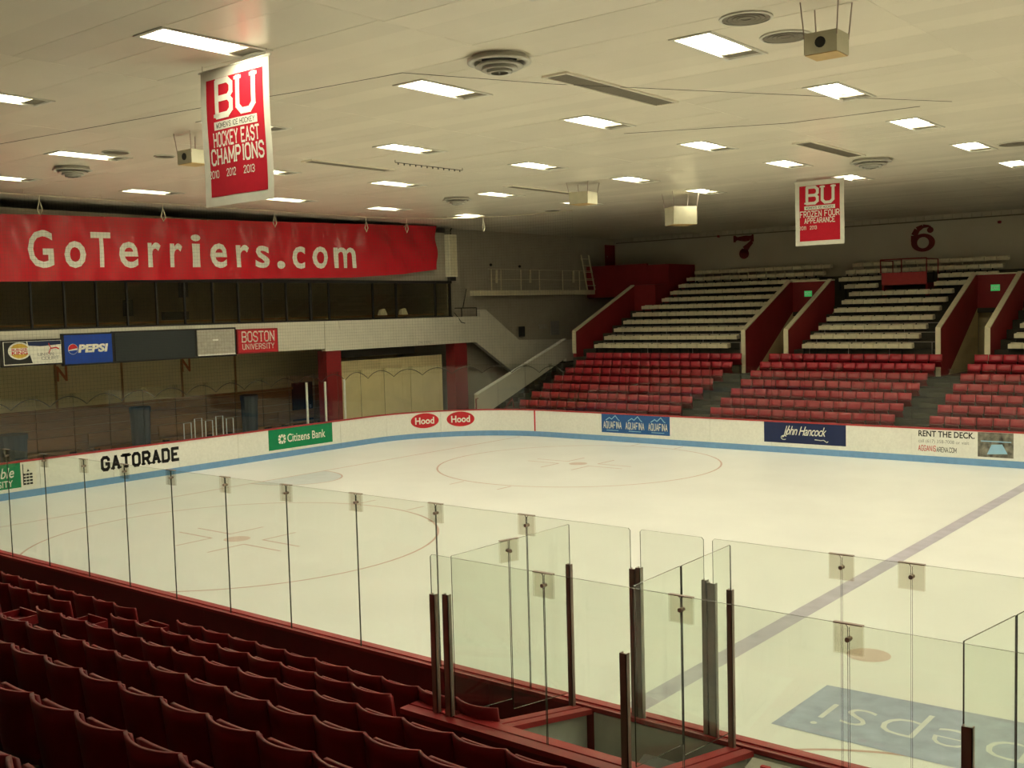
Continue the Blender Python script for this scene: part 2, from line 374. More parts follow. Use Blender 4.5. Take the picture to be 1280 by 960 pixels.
stuff_mb = MB(); nplank = 0
bays = list(range(-4, 6))
plank_data = []
for i in bays:
    xa = LX0+(i-0.5)*LDX; xb = xa+LDX
    if i == bays[0]: xa = -17.2
    if i == bays[-1]: xb = 33.95
    if xb < -17: continue
    dy = COLOFF.get(i, (0, 0))[1]
    y_start = LY0+dy-1.5*STRIP-26*STRIP
    k = 0; y = y_start
    while y < YW:
        ya, yb = max(y, -20.95), min(y+STRIP, YW-0.12)
        if yb-ya > 0.02:
            cuts = []
            if i >= -3:
                for j in range(6):
                    lx, ly = lamp_pos[(i, j)]
                    if abs((y+STRIP/2)-ly) < 1.5*STRIP-0.05: cuts.append((lx-OPX/2, lx+OPX/2))
            segs = []; cur = xa
            for c0, c1 in cuts:
                segs.append((cur, c0)); cur = c1
            segs.append((cur, xb))
            for s0, s1 in segs:
                if s1-s0 > 0.05:
                    cx, cy = (s0+s1)/2, (ya+yb)/2; u, v, z = project((cx, cy, ZC)); vis = 0
                    for ex in (s0, cx, s1):
                        uu, vv, zz = project((ex, cy, ZC))
                        if zz > 0.5 and -20 < uu < 1300 and -20 < vv < 700: vis = 1
                    ucen, vcen, zcen = project((cx, cy, ZC)); size = (s1-s0)/max(1, zcen)
                    plank_data.append((vis, size, s0, s1, ya, yb))
        y += STRIP
plank_data.sort(key=lambda t: (-t[0], -t[1]))
for n_, (vis, size, s0, s1, ya, yb) in enumerate(plank_data):
    tilt = random.uniform(-0.006, 0.006); dz = random.uniform(0, 0.003); g = 0.002
    za = ZC+dz-tilt*(yb-ya)/2; zb = ZC+dz+tilt*(yb-ya)/2
    bot = [(s0+g, ya+g, za), (s1-g, ya+g, za), (s1-g, yb-g, zb), (s0+g, yb-g, zb)]
    top = [(a, b, c+0.03) for a, b, c in bot]
    if vis and n_ < 300: MB().hexa(bot, top).build('plank', M_CEIL, ceiling)
    else: stuff_mb.hexa(bot, top)
o = stuff_mb.build('plank_field', M_CEIL, ceiling); o['kind'] = 'stuff'

# ------------------------------------------------------------------ ceiling lamps
def make_lamp():
    t = thing('ceiling_light', 'recessed rectangular ceiling light with bright white lens', 'ceiling light', (0, 0, ZC), 'recessed ceiling lights in rows over the ice')
    hx, hy = OPX/2, OPY/2
    mb = MB(); r = 0.045
    mb.box(-hx-0.02, -hx+r, -hy-0.02, hy+0.02, -0.018, 0.0); mb.box(hx-r, hx+0.02, -hy-0.02, hy+0.02, -0.018, 0.0)
    mb.box(-hx+r, hx-r, -hy-0.02, -hy+r, -0.018, 0.0); mb.box(-hx+r, hx-r, hy-r, hy+0.02, -0.018, 0.0)
    local_part(mb, 'frame', M_DIFF, t)
    a, b, z = hx-r, hy-r, 0.15
    mb = MB()
    mb.box(-a-0.01, -a, -b, b, 0, z); mb.box(a, a+0.01, -b, b, 0, z); mb.box(-a, a, -b-0.01, -b, 0, z); mb.box(-a, a, b, b+0.01, 0, z); mb.box(-a, a, -b, b, z, z+0.01)
    local_part(mb, 'housing', M_DIFF, t)
    local_part(MB().box(-a+0.03, a-0.005, -b+0.01, b-0.22, 0.085, 0.10), 'lens', M_LENS, t)
    local_part(MB().box(-a, a, b-0.235, b, 0.012, 0.022), 'end_shade_plate', M_GRILLE, t)  # dark plate added to give the shaded far end of the recess
    local_part(MB().box(-a+0.01, -a+0.02, -b+0.01, b-0.23, 0.02, 0.14), 'reflector', M_WHITE, t)
    return t
lamp0 = make_lamp(); first = True
for (i, j), (x, y) in lamp_pos.items():
    row = 'row joining the two cloth banners' if i == 0 else '%s row %s the cloth banners' % (ordw(abs(i)), 'press box side of' if i < 0 else 'open side of')
    lab = 'recessed ceiling light, %s from near boards, %s' % (ordw(j+1), row)
    if first: lamp0.location = (x, y, ZC); lamp0['label'] = lab; first = False
    else: copy_thing(lamp0, (x, y, ZC), 0, lab)

# ------------------------------------------------------------------ ice
RC = 5.0; XB0, XB1, YB0, YB1 = -10.25, 33.9, -6.0, 18.82
def bp(s, off=0.0):
    """rink border: near corner, end, far corner, far side; off = outwards"""
    L1 = math.pi/2*RC; L2 = YB1-YB0-2*RC
    if s < L1:
        a = -math.pi/2 - s/RC; return Vector((XB0+RC+(RC+off)*math.cos(a), YB0+RC+(RC+off)*math.sin(a)))
    s -= L1
    if s < L2: return Vector((XB0-off, YB0+RC+s))
    s -= L2
    if s < L1:
        a = math.pi - s/RC; return Vector((XB0+RC+(RC+off)*math.cos(a), YB1-RC+(RC+off)*math.sin(a)))
    s -= L1
    return Vector((XB0+RC+s, YB1+off))
S_END = lambda y: math.pi/2*RC + (y-YB0-RC)
S_FAR = lambda x: math.pi*RC + (YB1-YB0-2*RC) + (x-XB0-RC)
S_MAX = S_FAR(17.0)
ice = thing('ice_rink', 'white ice sheet with faded painted hockey markings', 'ice', (10, 6.4, 0))
pl = [tuple(bp(i*S_FAR(-5.25)/60)) for i in range(61)]
poly = [(XB1, YB0)] + pl + [(XB1, YB1)]
MB().prism(poly, lambda a, b, t: (a, b, t), -0.02, 0.0).build('ice_surface', M_ICE, ice)
onice = lambda a, b, t: (a, b, t)
def mark(name, polys, m, z=0.003): return decal(name, polys, onice, m, ice, z)
Dt = 13.411
for cy in (0.0, Dt):
    mark('faceoff_circle', ring2(0, cy, 4.60, 4.60, 4.545, 4.545, 72), M_IRED)
    mark('faceoff_dot', [ellipse(0, cy, 0.30, 0.30)], M_IDOT, 0.004)
    L = []
    for sx in (-1, 1):
        for sy in (-1, 1):
            L += line2([(sx*1.85, cy+sy*0.26), (sx*0.6, cy+sy*0.26), (sx*0.6, cy+sy*1.2)], 0.05)
    mark('faceoff_guide', L, M_IRED)
    mark('hash_mark', sum([line2([(sx*0.9*1.0, cy+sy*4.6), (sx*0.9, cy+sy*5.2)], 0.05) for sx in (-1, 1) for sy in (-1, 1)], []), M_IRED)
mark('goal_line', [rect(-6.39, -6.33, -5.5, 18.4)], M_IRED)
mark('blue_line', [rect(12.76, 13.07, -6.0, 18.8)], M_IBLUE)
mark('neutral_dot', [ellipse(14.55, 0, 0.305, 0.305)], M_IDOT)
mark('goal_crease', [[(-6.32, 5.25), (-6.32, 8.15)] + [(-6.32+1.83*math.sin(a)*1.0, 6.7+1.45*math.cos(a)) for a in [math.pi*k/16 for k in range(1, 16)]]], M_ICREASE)
mark('goal_crease_line', ring2(-6.32, 6.7, 1.86, 1.48, 1.81, 1.43, 24, -math.pi/2, math.pi/2), M_IRED, 0.005)
mark('referee_crease', ring2(17.0, -6.0, 3.075, 3.075, 3.02, 3.02, 48, 0.02, math.pi-0.02), M_IRED)
mark('logo_field', [[(14.55, -1.48), (19.2, -1.30), (19.2, -3.12), (14.52, -3.10)]], M_ILOGO, 0.004)
tp, tw = sans_text('pepsi', 1.05, -0.018, 0.0, width=2.32)
mark('logo_lettering', [[(17.2-a, -1.78-b) for a, b in q] for q in tp], M_ITEXT, 0.006)

# ------------------------------------------------------------------ dasher boards (end, corners, far side)
boards = thing('rink_boards', 'white hockey boards with blue kickplate, red cap and advertising along end and far side', 'rink boards', (XB0, 6.4, 0))
ZT = 1.075
def sweep(s0, s1, prof, n):
    """closed section of (off, z) swept along the border"""
    mb = MB(); k = len(prof); vs = []; fs = []
    for i in range(n+1):
        s = s0+(s1-s0)*i/n
        for off, z in prof:
            q = bp(s, off); vs.append((q.x, q.y, z))
    for i in range(n):
        for j in range(k):
            a = i*k+j; b = i*k+(j+1) % k; fs.append((a, a+k, b+k, b))
    fs.append(tuple(range(k))); fs.append(tuple(n*k+j for j in range(k))[::-1])
    return mb.add(vs, fs)
def box_prof(o0, o1, z0, z1): return [(o0, z0), (o1, z0), (o1, z1), (o0, z1)]
PAN = 2.34
s = S_FAR(-5.15)-PAN*14
while s < S_MAX:
    s0, s1 = max(0, s), min(s+PAN, S_MAX)
    if s1 > 0.1:
        sweep(s0+0.004, s1-0.004, box_prof(0, 0.10, 0.0, 1.03), 24).build('board_panel', M_BOARD, boards)
        sweep(s0+0.002, s1-0.002, box_prof(-0.013, -0.0005, 0.0, 0.205), 24).build('kickplate', M_KICK, boards)
        sweep(s0+0.001, s1-0.001, box_prof(-0.02, 0.14, 1.031, ZT), 24).build('cap_rail', M_CAP, boards)
    s += PAN
def onfar(a, b, t): return (a, YB1-t, b)
def onend(a, b, t): return (XB0+t, a, b)
def onpath(a, b, t):
    q = bp(a, -t); return (q.x, q.y, b)
sweep(S_FAR(-5.9)-0.03, S_FAR(-5.9)+0.03, box_prof(-0.006, -0.0005, 0.21, 1.03), 1).build('goal_line_stripe', M_PRR, boards)
# advertising panels: flat prints on the boards
def panel(name, fn, x0, x1, z0, z1, m):
    return MB().prism(rect(x0, x1, z0, z1), fn, 0.0006, 0.004).build(name, m, boards)
# green bank panel
pg = panel('green_ad_panel', onend, 9.03, 12.0, 0.30, 1.028, M_PRG)
tp, tw = sans_text('Citizens Bank', 0.30, 0.012, width=1.78)
decal('ad_lettering', shift(tp, 9.87, 0.52), onend, M_PRW, pg, 0.006)
E_ = []
for k in range(8):
    a = k*math.pi/4; c, s_ = math.cos(a), math.sin(a); r0, r1 = 0.07, 0.165
    if k % 2: r1 = 0.19
    E_.append([(9.63+r0*c-0.025*s_, 0.66+r0*s_+0.025*c), (9.63+r0*c+0.025*s_, 0.66+r0*s_-0.025*c), (9.63+r1*c+0.05*s_, 0.66+r1*s_-0.05*c), (9.63+r1*c-0.05*s_, 0.66+r1*s_+0.05*c)])
decal('ad_emblem', E_, onend, M_PRW, pg, 0.006)
# sports drink lettering straight on the boards
q_, w_ = slab_text('GATORADE', 0.37, 1.7, 0.62, width=2.72)
decal('ad_lettering', shift(q_, 2.68, 0.47), onend, M_PRB, boards, 0.003)
# green and white bookshop panel at the frame's edge
pw = panel('green_ad_panel', onend, -2.3, 0.60, 0.31, 1.03, M_PRG)
MB().prism(rect(0.14, 0.60, 0.31, 1.028), onend, 0.0045, 0.0055).build('white_field', M_PRW, pw)
tp, tw = sans_text('Barnes & Noble', 0.30, 0.01, 0.25, width=2.15); decal('ad_lettering', shift(tp, -2.2, 0.62), onend, M_PRW, pw, 0.007)
tp, tw = sans_text('BOSTON UNIVERSITY', 0.19, 0.01, 0, width=2.1); decal('ad_lettering', shift(tp, -2.2, 0.36), onend, M_PRW, pw, 0.007)
E_ = [rect(0.20, 0.225, 0.36, 0.97)] + [rect(0.20+0.1*i, 0.285+0.1*i, 0.36+0.09*j, 0.42+0.09*j) for i in range(3) for j in range(4)] + [[(0.32, 0.74), (0.40, 0.74), (0.36, 0.82)]]
decal('ad_emblem', E_, onend, M_PRB, pw, 0.007)
# red ovals in the corner
L1 = math.pi/2*RC
def s_at(u, v):
    best = None
    for k in range(800):
        s_ = S_END(10)+k*0.025; q = bp(s_); uu, vv, _ = project((q.x, q.y, 0.75)); d = abs(uu-u)
        if best is None or d < best[0]: best = (d, s_)
    return best[1]
for u in (531, 576):
    sc_ = s_at(u, 526); rw = abs(s_at(u+17.5, 526)-s_at(u-17.5, 526))/2; zc = 0.70
    ov = decal('red_oval', [ellipse(sc_, zc, rw*1.05, 0.325, 36)], onpath, M_PRW, boards, 0.003, 0.08)
    decal('oval_field', [ellipse(sc_, zc, rw, 0.30, 36)], onpath, M_PRR, ov, 0.005, 0.08)
    tp, tw = sans_text('Hood', 0.28, 0.03, width=rw*1.36); decal('ad_lettering', shift(tp, sc_-rw*0.68, zc-0.14), onpath, M_PRW, ov, 0.008, 0.08)
# water panel
pb = panel('blue_ad_panel', onfar, -2.72, 0.25, 0.33, 1.028, M_PRBL)
for k in range(3):
    x0 = -2.72+0.99*k
    q_, w_ = slab_text('AQUAFINA', 0.24, 1.0, 0.5, width=0.80); decal('ad_lettering', shift(q_, x0+0.09, 0.50), onfar, M_PRW, pb, 0.006)
    decal('ad_emblem', line2([(x0+0.2, 0.80), (x0+0.36, 0.90), (x0+0.46, 0.84), (x0+0.62, 0.98), (x0+0.74, 0.84), (x0+0.80, 0.80)], 0.035), onfar, M_PRLB, pb, 0.006)
    decal('ad_line', [rect(x0+0.22, x0+0.76, 0.405, 0.43)], onfar, M_PRLB, pb, 0.006)
# navy script panel
pn = panel('navy_ad_panel', onfar, 3.94, 6.80, 0.34, 1.028, M_PRNV)
tp, tw = sans_text('John Hancock', 0.40, 0.006, 0.45, width=1.55, spacing=0.88); decal('ad_lettering', shift(tp, 4.60, 0.52), onfar, M_PRW, pn, 0.006)
sw = [(4.72+0.10*math.cos(a)-0.06, 0.52+0.07*math.sin(a)) for a in [math.pi*(0.2+1.5*k/10) for k in range(11)]]
decal('ad_flourish', line2(sw, 0.025)+line2([(4.72, 0.58), (4.86, 0.92)], 0.035)+line2([(5.75, 0.50), (5.95, 0.485), (6.05, 0.50), (6.16, 0.43), (6.20, 0.46)], 0.025), onfar, M_PRW, pn, 0.006)
# arena hire panel
tp, tw = sans_text('RENT THE DECK.', 0.19, 0.022, width=1.66); decal('ad_lettering', shift(tp, 9.11, 0.80), onfar, M_PRB, boards, 0.003)
tp, tw = sans_text('call (617) 358-7008 or visit', 0.14, 0.0, width=1.50); decal('ad_lettering', shift(tp, 9.11, 0.58), onfar, M_PRGY, boards, 0.003)
q_, w_ = slab_text('AGGANIS', 0.16, 0.9, 0.4, width=0.52); decal('ad_lettering', shift(q_, 9.11, 0.36), onfar, M_PRR, boards, 0.003)
q_, w_ = slab_text('ARENA.COM', 0.14, 0.9, 0.4, width=0.58); decal('ad_lettering', shift(q_, 9.66, 0.35), onfar, M_PRB, boards, 0.003)
ph = panel('photo_ad_panel', onfar, 10.86, 11.86, 0.28, 1.02, mat('photo_print', (0.16, 0.15, 0.12), 0.5, var=0.8, scale=5))
decal('photo_ice', [[(11.12, 0.36), (11.25, 0.66), (11.55, 0.68), (11.70, 0.40)], rect(10.95, 11.80, 0.74, 0.77)], onfar, M_PRLB, ph, 0.006)

# ------------------------------------------------------------------ glass on end and far boards
def pane_mb(a, b, z0, z1, t=0.012, c=0.02, zb=None):
    """upright glass sheet between plan points a and b, edges in their own material"""
    a = Vector(a); b = Vector(b); d = (b-a).normalized(); n = Vector((-d.y, d.x))*t/2; mb = MB()
    L = (b-a).length; zb = z1 if zb is None else zb; pol = [(0, z0), (L, z0), (L, zb-c), (L-c, zb), (c, z1), (0, z1-c)]; k = len(pol)
    vs = [((a+d*s_).x+sg*n.x, (a+d*s_).y+sg*n.y, z) for sg in (1, -1) for s_, z in pol]
    mb.add(vs, [tuple(range(k)), tuple(range(k, 2*k))[::-1]]); mb.k = 1
    mb.f += [[i, k+i, k+(i+1) % k, (i+1) % k] for i in range(k)]; mb.m += [1]*k
    return mb
ZG = 2.90
fg = thing('rink_glass', 'tall clear glass panes with clips standing on the end and far boards', 'glass barrier', (XB0, 6.4, ZT))
clip_far = MB().box(-0.09, 0.09, -0.012, 0.012, -0.13, 0.012).mesh('clip', M_CLIP)
s = S_FAR(-5.15)-1.17*28
while s < S_MAX-1.17:
    if s > 0:
        a, b = bp(s+0.006, 0.06), bp(s+1.17-0.006, 0.06)
        pane_mb(a, b, ZT+0.001, ZG).build('pane', [M_GLASSF, M_GEDGE], fg)
        o = bpy.data.objects.new('clip', clip_far); COL.objects.link(o); q = bp(s, 0.06); d = b-a
        o.location = (q.x, q.y, ZG); o.rotation_euler = (0, 0, math.atan2(d.y, d.x)); adopt(o, fg)
    s += 1.17
for (u, v0, v1) in ((385, 478, 530), (408, 477, 527), (432, 474, 524)):
    q = P(u, v1, 0, XB0-0.13); z1 = P(u, v0, 0, XB0-0.13).z
    MB().box(q.x-0.03, q.x+0.03, q.y-0.03, q.y+0.03, ZT+0.001, z1).build('post', M_WHITE, fg)

# ------------------------------------------------------------------ near boards
nb = thing('near_boards', 'dark red near side boards with wide red cap below the near glass', 'rink boards', (10, YB0-0.2, 0))
x = -5.2; k = 0
while x < 26:
    x1 = x+2.56
    MB().box(x+0.003, x1-0.003, YB0-0.11, YB0, 0, 1.035).build('board_panel', M_BOARD, nb)
    MB().box(x+0.003, x1-0.003, YB0-0.165, YB0-0.112, 0, 1.03).build('back_panel', M_NEARRED, nb)
    mb = MB(); mb.box(x+0.001, x1-0.001, YB0-0.09, YB0+0.015, 1.036, 1.075); mb.box(x+0.001, x1-0.001, YB0-0.15, YB0-0.09, 1.036, 1.060)
    mb.box(x+0.001, x1-0.001, YB0-0.19, YB0-0.15, 1.036, 1.075)
    mb.build('cap_rail', M_CAP, nb)
    x = x1
# ------------------------------------------------------------------ near glass
YG = YB0-0.12
ng = thing('near_glass', 'row of tall clear glass panes with clips on the near boards', 'glass barrier', (10, YG, 1.06))
NZ = 2.905
seams = [-2.8, -1.6, -0.4, 0.85, 2.1, 3.35, 4.57, 5.71, 6.90, 8.15, 9.41, 10.69, 11.98, 13.26, 14.53]
runs = [seams, [14.63, 15.32], [15.40, 16.61, 17.19, 18.5, 19.8, 21.1, 22.4, 23.7, 25.0]]
def clip_mb(w=0.21, h=0.21):
    mb = MB(); mb.box(-w/2, w/2, -0.016, -0.009, -h, 0.0); mb.box(-w/2, w/2, 0.009, 0.016, -h, 0.0); return mb
clipA = clip_mb().mesh('clip', M_CLIP); clipcap = MB().box(-0.105, 0.105, -0.018, 0.018, 0.0, 0.008).mesh('clip_cap', M_DSTEEL)
bolt = MB().lathe([(0.0, -0.03), (0.018, -0.03), (0.018, 0.03), (0.0, 0.03)], n=8)
bolt.v = [(a, c, b) for a, b, c in bolt.v]; boltm = bolt.mesh('bolt', M_DSTEEL)
def add_clip(x, y, z, rz, parent):
    o = bpy.data.objects.new('clip', clipA); COL.objects.link(o); o.location = (x, y, z); o.rotation_euler = (0, 0, rz); adopt(o, parent)
    for me, dz, nm in ((clipcap, 0.0, 'clip_cap'), (boltm, -0.105, 'bolt')):
        c = bpy.data.objects.new(nm, me); COL.objects.link(c); c.parent = o; c.location = (0, 0, dz)
for run in runs:
    for a, b in zip(run[:-1], run[1:]):
        pane_mb((a+0.006, YG), (b-0.006, YG), 1.061, NZ).build('pane', [M_GLASS, M_GEDGE], ng)
    for c in run[1:-1]: add_clip(c, YG, NZ, 0, ng)
def post(x, y, z0, z1, wx, wy, parent, m=M_STEEL):
    mb = MB(); mb.box(x-wx/2, x+wx/2, y-wy/2, y-wy/2+0.008, z0, z1); mb.box(x-wx/2, x-wx/2+0.008, y-wy/2, y+wy/2, z0, z1)
    mb.box(x+wx/2-0.008, x+wx/2, y-wy/2, y+wy/2, z0, z1); mb.box(x-wx*0.3, x+wx*0.3, y-wy*0.3, y+wy*0.3, z0, z1-0.01)
    return mb.build('post', m, parent)
post(14.555, YG-0.01, 1.061, 2.52, 0.06, 0.05, ng, M_DSTEEL); post(14.625, YG-0.01, 1.061, 2.54, 0.05, 0.06, ng, M_STEEL)
post(15.33, YG-0.01, 1.061, 2.52, 0.05, 0.05, ng, M_STEEL); post(15.40, YG-0.01, 1.061, 2.50, 0.08, 0.05, ng, M_STEEL)

# ------------------------------------------------------------------ penalty boxes
YR, ZR = -7.60, 1.30
pbx = thing('penalty_box', 'glazed penalty box with red rim, grey inside and steel posts behind the near boards', 'penalty box', (15, -6.9, 0))
def slab(a0, a1, b0, b1, name, m):
    return MB().hexa([a0, a1, (a1[0], a1[1], b1[2]-0) if 0 else a1, a0], [b0, b1, b1, b0]).build(name, m, pbx)
# back wall and rim
MB().box(13.0, 21.5, YR-0.06, YR+0.06, 0.36, ZR-0.055).build('back_wall', M_NEARRED, pbx)
mb = MB(); mb.box(12.95, 21.5, YR-0.13, YR-0.012, ZR-0.05, ZR); mb.box(12.95, 21.5, YR-0.012, YR+0.012, ZR-0.05, ZR-0.012); mb.box(12.95, 21.5, YR+0.012, YR+0.13, ZR-0.05, ZR)
mb.build('back_rim', M_CAP, pbx)
MB().box(14.2, 21.4, YR+0.062, YR+0.075, 0.38, ZR-0.06).build('inner_lining', M_GREYBOX, pbx)
MB().box(14.1, 21.4, -6.185, -6.170, 0.38, 1.02).build('inner_lining', M_GREYBOX, pbx)
MB().box(13.95, 21.4, YR+0.06, -6.19, 0.30, 0.36).build('box_floor', M_CONC, pbx)
walls = []
for (ub, vb, uf, vf, ubt, uft, vbt, vft) in ((566, 893, 709, 885, 565, 711, 698, 655), (790, 957, 919, 935, 793, 925, 739, 680)):
    A = P(ub, vb, 2, ZR); B = P(uf, vf, 2, 1.06); walls.append((A, B))
xd = [13.98, 15.72, 18.35]
for n_, X_ in enumerate(xd):
    yb, yf = YR+0.131, YB0-0.195
    MB().hexa([(X_-0.04, yb, 0.36), (X_+0.04, yb, 0.36), (X_+0.04, yf, 0.36), (X_-0.04, yf, 0.36)],
              [(X_-0.04, yb, ZR-0.06), (X_+0.04, yb, ZR-0.06), (X_+0.04, yf, 1.0), (X_-0.04, yf, 1.0)]).build('divider', M_GREYBOX, pbx)
    for sgn in (-1, 1):
        c0, c1 = (X_-0.11, X_-0.012) if sgn < 0 else (X_+0.012, X_+0.11)
        MB().hexa([(c0, yb, ZR-0.055), (c1, yb, ZR-0.055), (c1, yf, 1.005), (c0, yf, 1.005)],
                  [(c0, yb, ZR-0.005), (c1, yb, ZR-0.005), (c1, yf, 1.056), (c0, yf, 1.056)]).build('divider_rim', M_CAP, pbx)
# back glass
bz = 2.79
bx = [13.42, 14.60, 15.93, 17.25, 18.6, 19.95]
for a, b in zip([13.28]+bx[1:-1], bx[1:]):
    pane_mb((a+0.006, YR), (b-0.006, YR), ZR-0.01, bz).build('pane', [M_GLASS, M_GEDGE], pbx)
for c in bx[1:-1]: add_clip(c, YR, bz, 0, pbx)
post(13.31, YR, ZR+0.001, 2.42, 0.06, 0.05, pbx, M_DSTEEL); post(13.47, YR+0.005, ZR+0.001, 2.44, 0.07, 0.05, pbx, M_STEEL)
post(15.42, YR-0.03, ZR+0.001, 2.26, 0.065, 0.05, pbx, M_DSTEEL); post(18.05, YR-0.03, ZR+0.001, 2.26, 0.07, 0.05, pbx, M_DSTEEL)
# side glass
for (xa, xb) in ((13.50, 13.88), (15.46, 15.64), (18.0, 18.36)):
    a = Vector((xa, YR+0.05)); b = Vector((xb, -6.23)); m_ = a.lerp(b, 0.47); n1 = a.lerp(b, 0.465); n2 = a.lerp(b, 0.475)
    pane_mb(a, n1, ZR+0.001, 2.79, zb=2.84, c=0.006).build('pane', [M_GLASS, M_GEDGE], pbx); pane_mb(n2, b, 1.20, 2.84, zb=2.895, c=0.006).build('pane', [M_GLASS, M_GEDGE], pbx)
    if xa < 14: add_clip(m_.x, m_.y, 2.845, math.atan2(b.y-a.y, b.x-a.x), pbx)
    post(b.x+0.005, b.y-0.02, 1.06, 2.50, 0.05, 0.05, pbx, M_DSTEEL)
# things inside: equipment case, cable, scorer's console
eq = thing('equipment_case', 'dark equipment case with handle standing inside penalty box', 'case', (15.1, -6.9, 0.36))
MB().hexa([(14.85, -6.95, 0.37), (15.45, -6.95, 0.37), (15.45, -6.45, 0.37), (14.85, -6.45, 0.37)], [(14.85, -6.95, 0.70), (15.45, -6.95, 0.70), (15.45, -6.45, 0.88), (14.85, -6.45, 0.88)]).build('case_body', mat('case_grey', (0.13, 0.13, 0.12), 0.6), eq)
MB().tube([(15.0, -6.9, 0.72), (15.05, -7.05, 0.80), (15.2, -7.05, 0.80), (15.28, -6.9, 0.72)], 0.012).build('handle', M_DARK, eq)
tag(MB().tube([(15.50, -6.50, 0.38), (15.52, -6.45, 0.72), (15.56, -6.6, 0.86), (15.60, -6.85, 0.70), (15.60, -7.1, 0.38)], 0.012).build('cable', M_DARK), 'black cable looped beside equipment case in penalty box', 'cable')
shelf = tag(MB().box(15.90, 18.2, -6.95, -6.42, 0.98, 1.02).build('scorer_shelf', M_WHITE), 'white scorer shelf behind the near boards', 'shelf')
cs = thing('scoreboard_console', 'grey scoreboard console with red keys on scorer shelf', 'console', (16.4, -6.65, 1.02))
MB().hexa([(15.98, -6.85, 1.021), (16.95, -6.85, 1.021), (16.95, -6.52, 1.021), (15.98, -6.52, 1.021)], [(15.98, -6.85, 1.08), (16.95, -6.85, 1.08), (16.95, -6.52, 1.15), (15.98, -6.52, 1.15)]).build('console_body', M_GREYP, cs)
for k in range(5): MB().box(16.1+0.15*k, 16.18+0.15*k, -6.63, -6.59, 1.128, 1.142).build('key', M_PRR, cs)

# ------------------------------------------------------------------ near stand and seats
ROW = 0.85
def near_row(k): return -7.42-ROW*k, 1.42+0.285*k        # back plane y, top of the backs
stand = thing('near_stand', 'dark concrete steps carrying the near rows of red seats', 'stand', (8, -12, 0), kind='structure')
for k in range(12):
    y, zt = near_row(k); zt -= 0.86
    x0, x1 = -6, 24
    if k == 0: x1 = 13.93
    y0 = y-0.22; y1 = y+ROW-0.22-0.001 if k else YB0-0.20
    MB().box(x0, x1, y0, y1, -0.019, zt).build('step', M_DCONC, stand)
    MB().box(8.02, 8.98, y1+0.002, y1+0.30, -0.019 if k == 0 else zt-0.28, zt-0.14).build('aisle_step', M_DCONC, stand) if k else None
def seat_shell(y_off, z0, z1, w, depth, lean, t=0.022, nu=8, nv=5, sag=0.0):
    """curved plastic shell: ends forward (+y), middle back"""
    mb = MB()
    def surf(u, v, d):
        x = (u-0.5)*w; c = 1-(2*u-1)**2
        z = z0+(z1-z0)*v - sag*c*v
        y = y_off - depth*c - lean*v + d
        return (x, y, z)
    n = (nu+1)*(nv+1)
    vs = [surf(i/nu, j/nv, 0) for j in range(nv+1) for i in range(nu+1)] + [surf(i/nu, j/nv, t) for j in range(nv+1) for i in range(nu+1)]
    fs = []
    for j in range(nv):
        for i in range(nu):
            a = j*(nu+1)+i; fs.append((a, a+1, a+nu+2, a+nu+1)); fs.append((n+a, n+a+nu+1, n+a+nu+2, n+a+1))
    for i in range(nu):
        a = i; fs.append((a, n+a, n+a+1, a+1)); a = nv*(nu+1)+i; fs.append((a, a+1, n+a+1, n+a))
    for j in range(nv):
        a = j*(nu+1); fs.append((a, a+nu+1, n+a+nu+1, n+a)); a = j*(nu+1)+nu; fs.append((a, n+a, n+a+nu+1, a+nu+1))
    return mb.add(vs, fs)
def seat_parts(parent, open_pan=False):
    # origin: on the tread, under the back plane; +y faces the ice
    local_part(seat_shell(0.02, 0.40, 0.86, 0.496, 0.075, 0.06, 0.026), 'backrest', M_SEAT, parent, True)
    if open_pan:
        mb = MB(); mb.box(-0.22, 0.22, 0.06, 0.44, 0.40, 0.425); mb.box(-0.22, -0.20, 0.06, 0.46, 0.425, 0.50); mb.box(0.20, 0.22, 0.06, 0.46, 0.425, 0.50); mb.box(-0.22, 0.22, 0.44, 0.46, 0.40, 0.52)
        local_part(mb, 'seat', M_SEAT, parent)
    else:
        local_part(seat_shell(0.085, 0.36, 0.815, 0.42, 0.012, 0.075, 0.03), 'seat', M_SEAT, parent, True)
    for sx in (-0.2405, 0.2405):
        mb = MB(); mb.prism([(0.02, 0.0), (0.10, 0.0), (0.10, 0.36), (0.16, 0.40), (0.10, 0.44), (0.0, 0.44)], lambda a, b, t: (sx+t, a, b), -0.008, 0.008)
        local_part(mb, 'leg', M_IRON, parent)
G0 = 'red folding seats of the near stand'
near_protos = {}
def near_seat(x, y, z, label, open_pan):
    key = open_pan
    if key not in near_protos:
        t = thing('stadium_seat', label, 'seat', (x, y, z), G0); seat_parts(t, open_pan); near_protos[key] = t; return
    copy_thing(near_protos[key], (x, y, z), 0, label, G0)
ORD = ['front', 'second', 'third', 'fourth', 'fifth', 'sixth', 'seventh', 'eighth', 'ninth', 'tenth']
nn = 0
for k in range(9):
    y, zt = near_row(k); z = zt-0.86
    for side in (0, 1):
        xs = [8.02-0.25-0.5*i for i in range(30)] if side == 0 else [8.92+0.25+0.5*i for i in range(40)]
        for n_, x in enumerate(xs):
            if side == 1 and k == 0 and x > 13.7: continue
            if side == 1 and k == 1 and x > 13.45: continue
            u, v, zz = project((x, y, zt))
            if zz < 1.2 or u < -140 or u > 1350 or v > 1130: continue
            op = (side == 0 and n_ == 0 and k < 3) or (side == 1 and k == 0 and x > 13.3)
            lab = 'dark red folding seat, %s from the aisle, %s near row, %s side' % (ordw(n_+1), ORD[k], 'end board' if side == 0 else 'penalty box')
            if op: lab = 'dark red seat with pan folded down, %s from the aisle, %s near row' % (ordw(n_+1), ORD[k])
            near_seat(x, y, z, lab, op); nn += 1

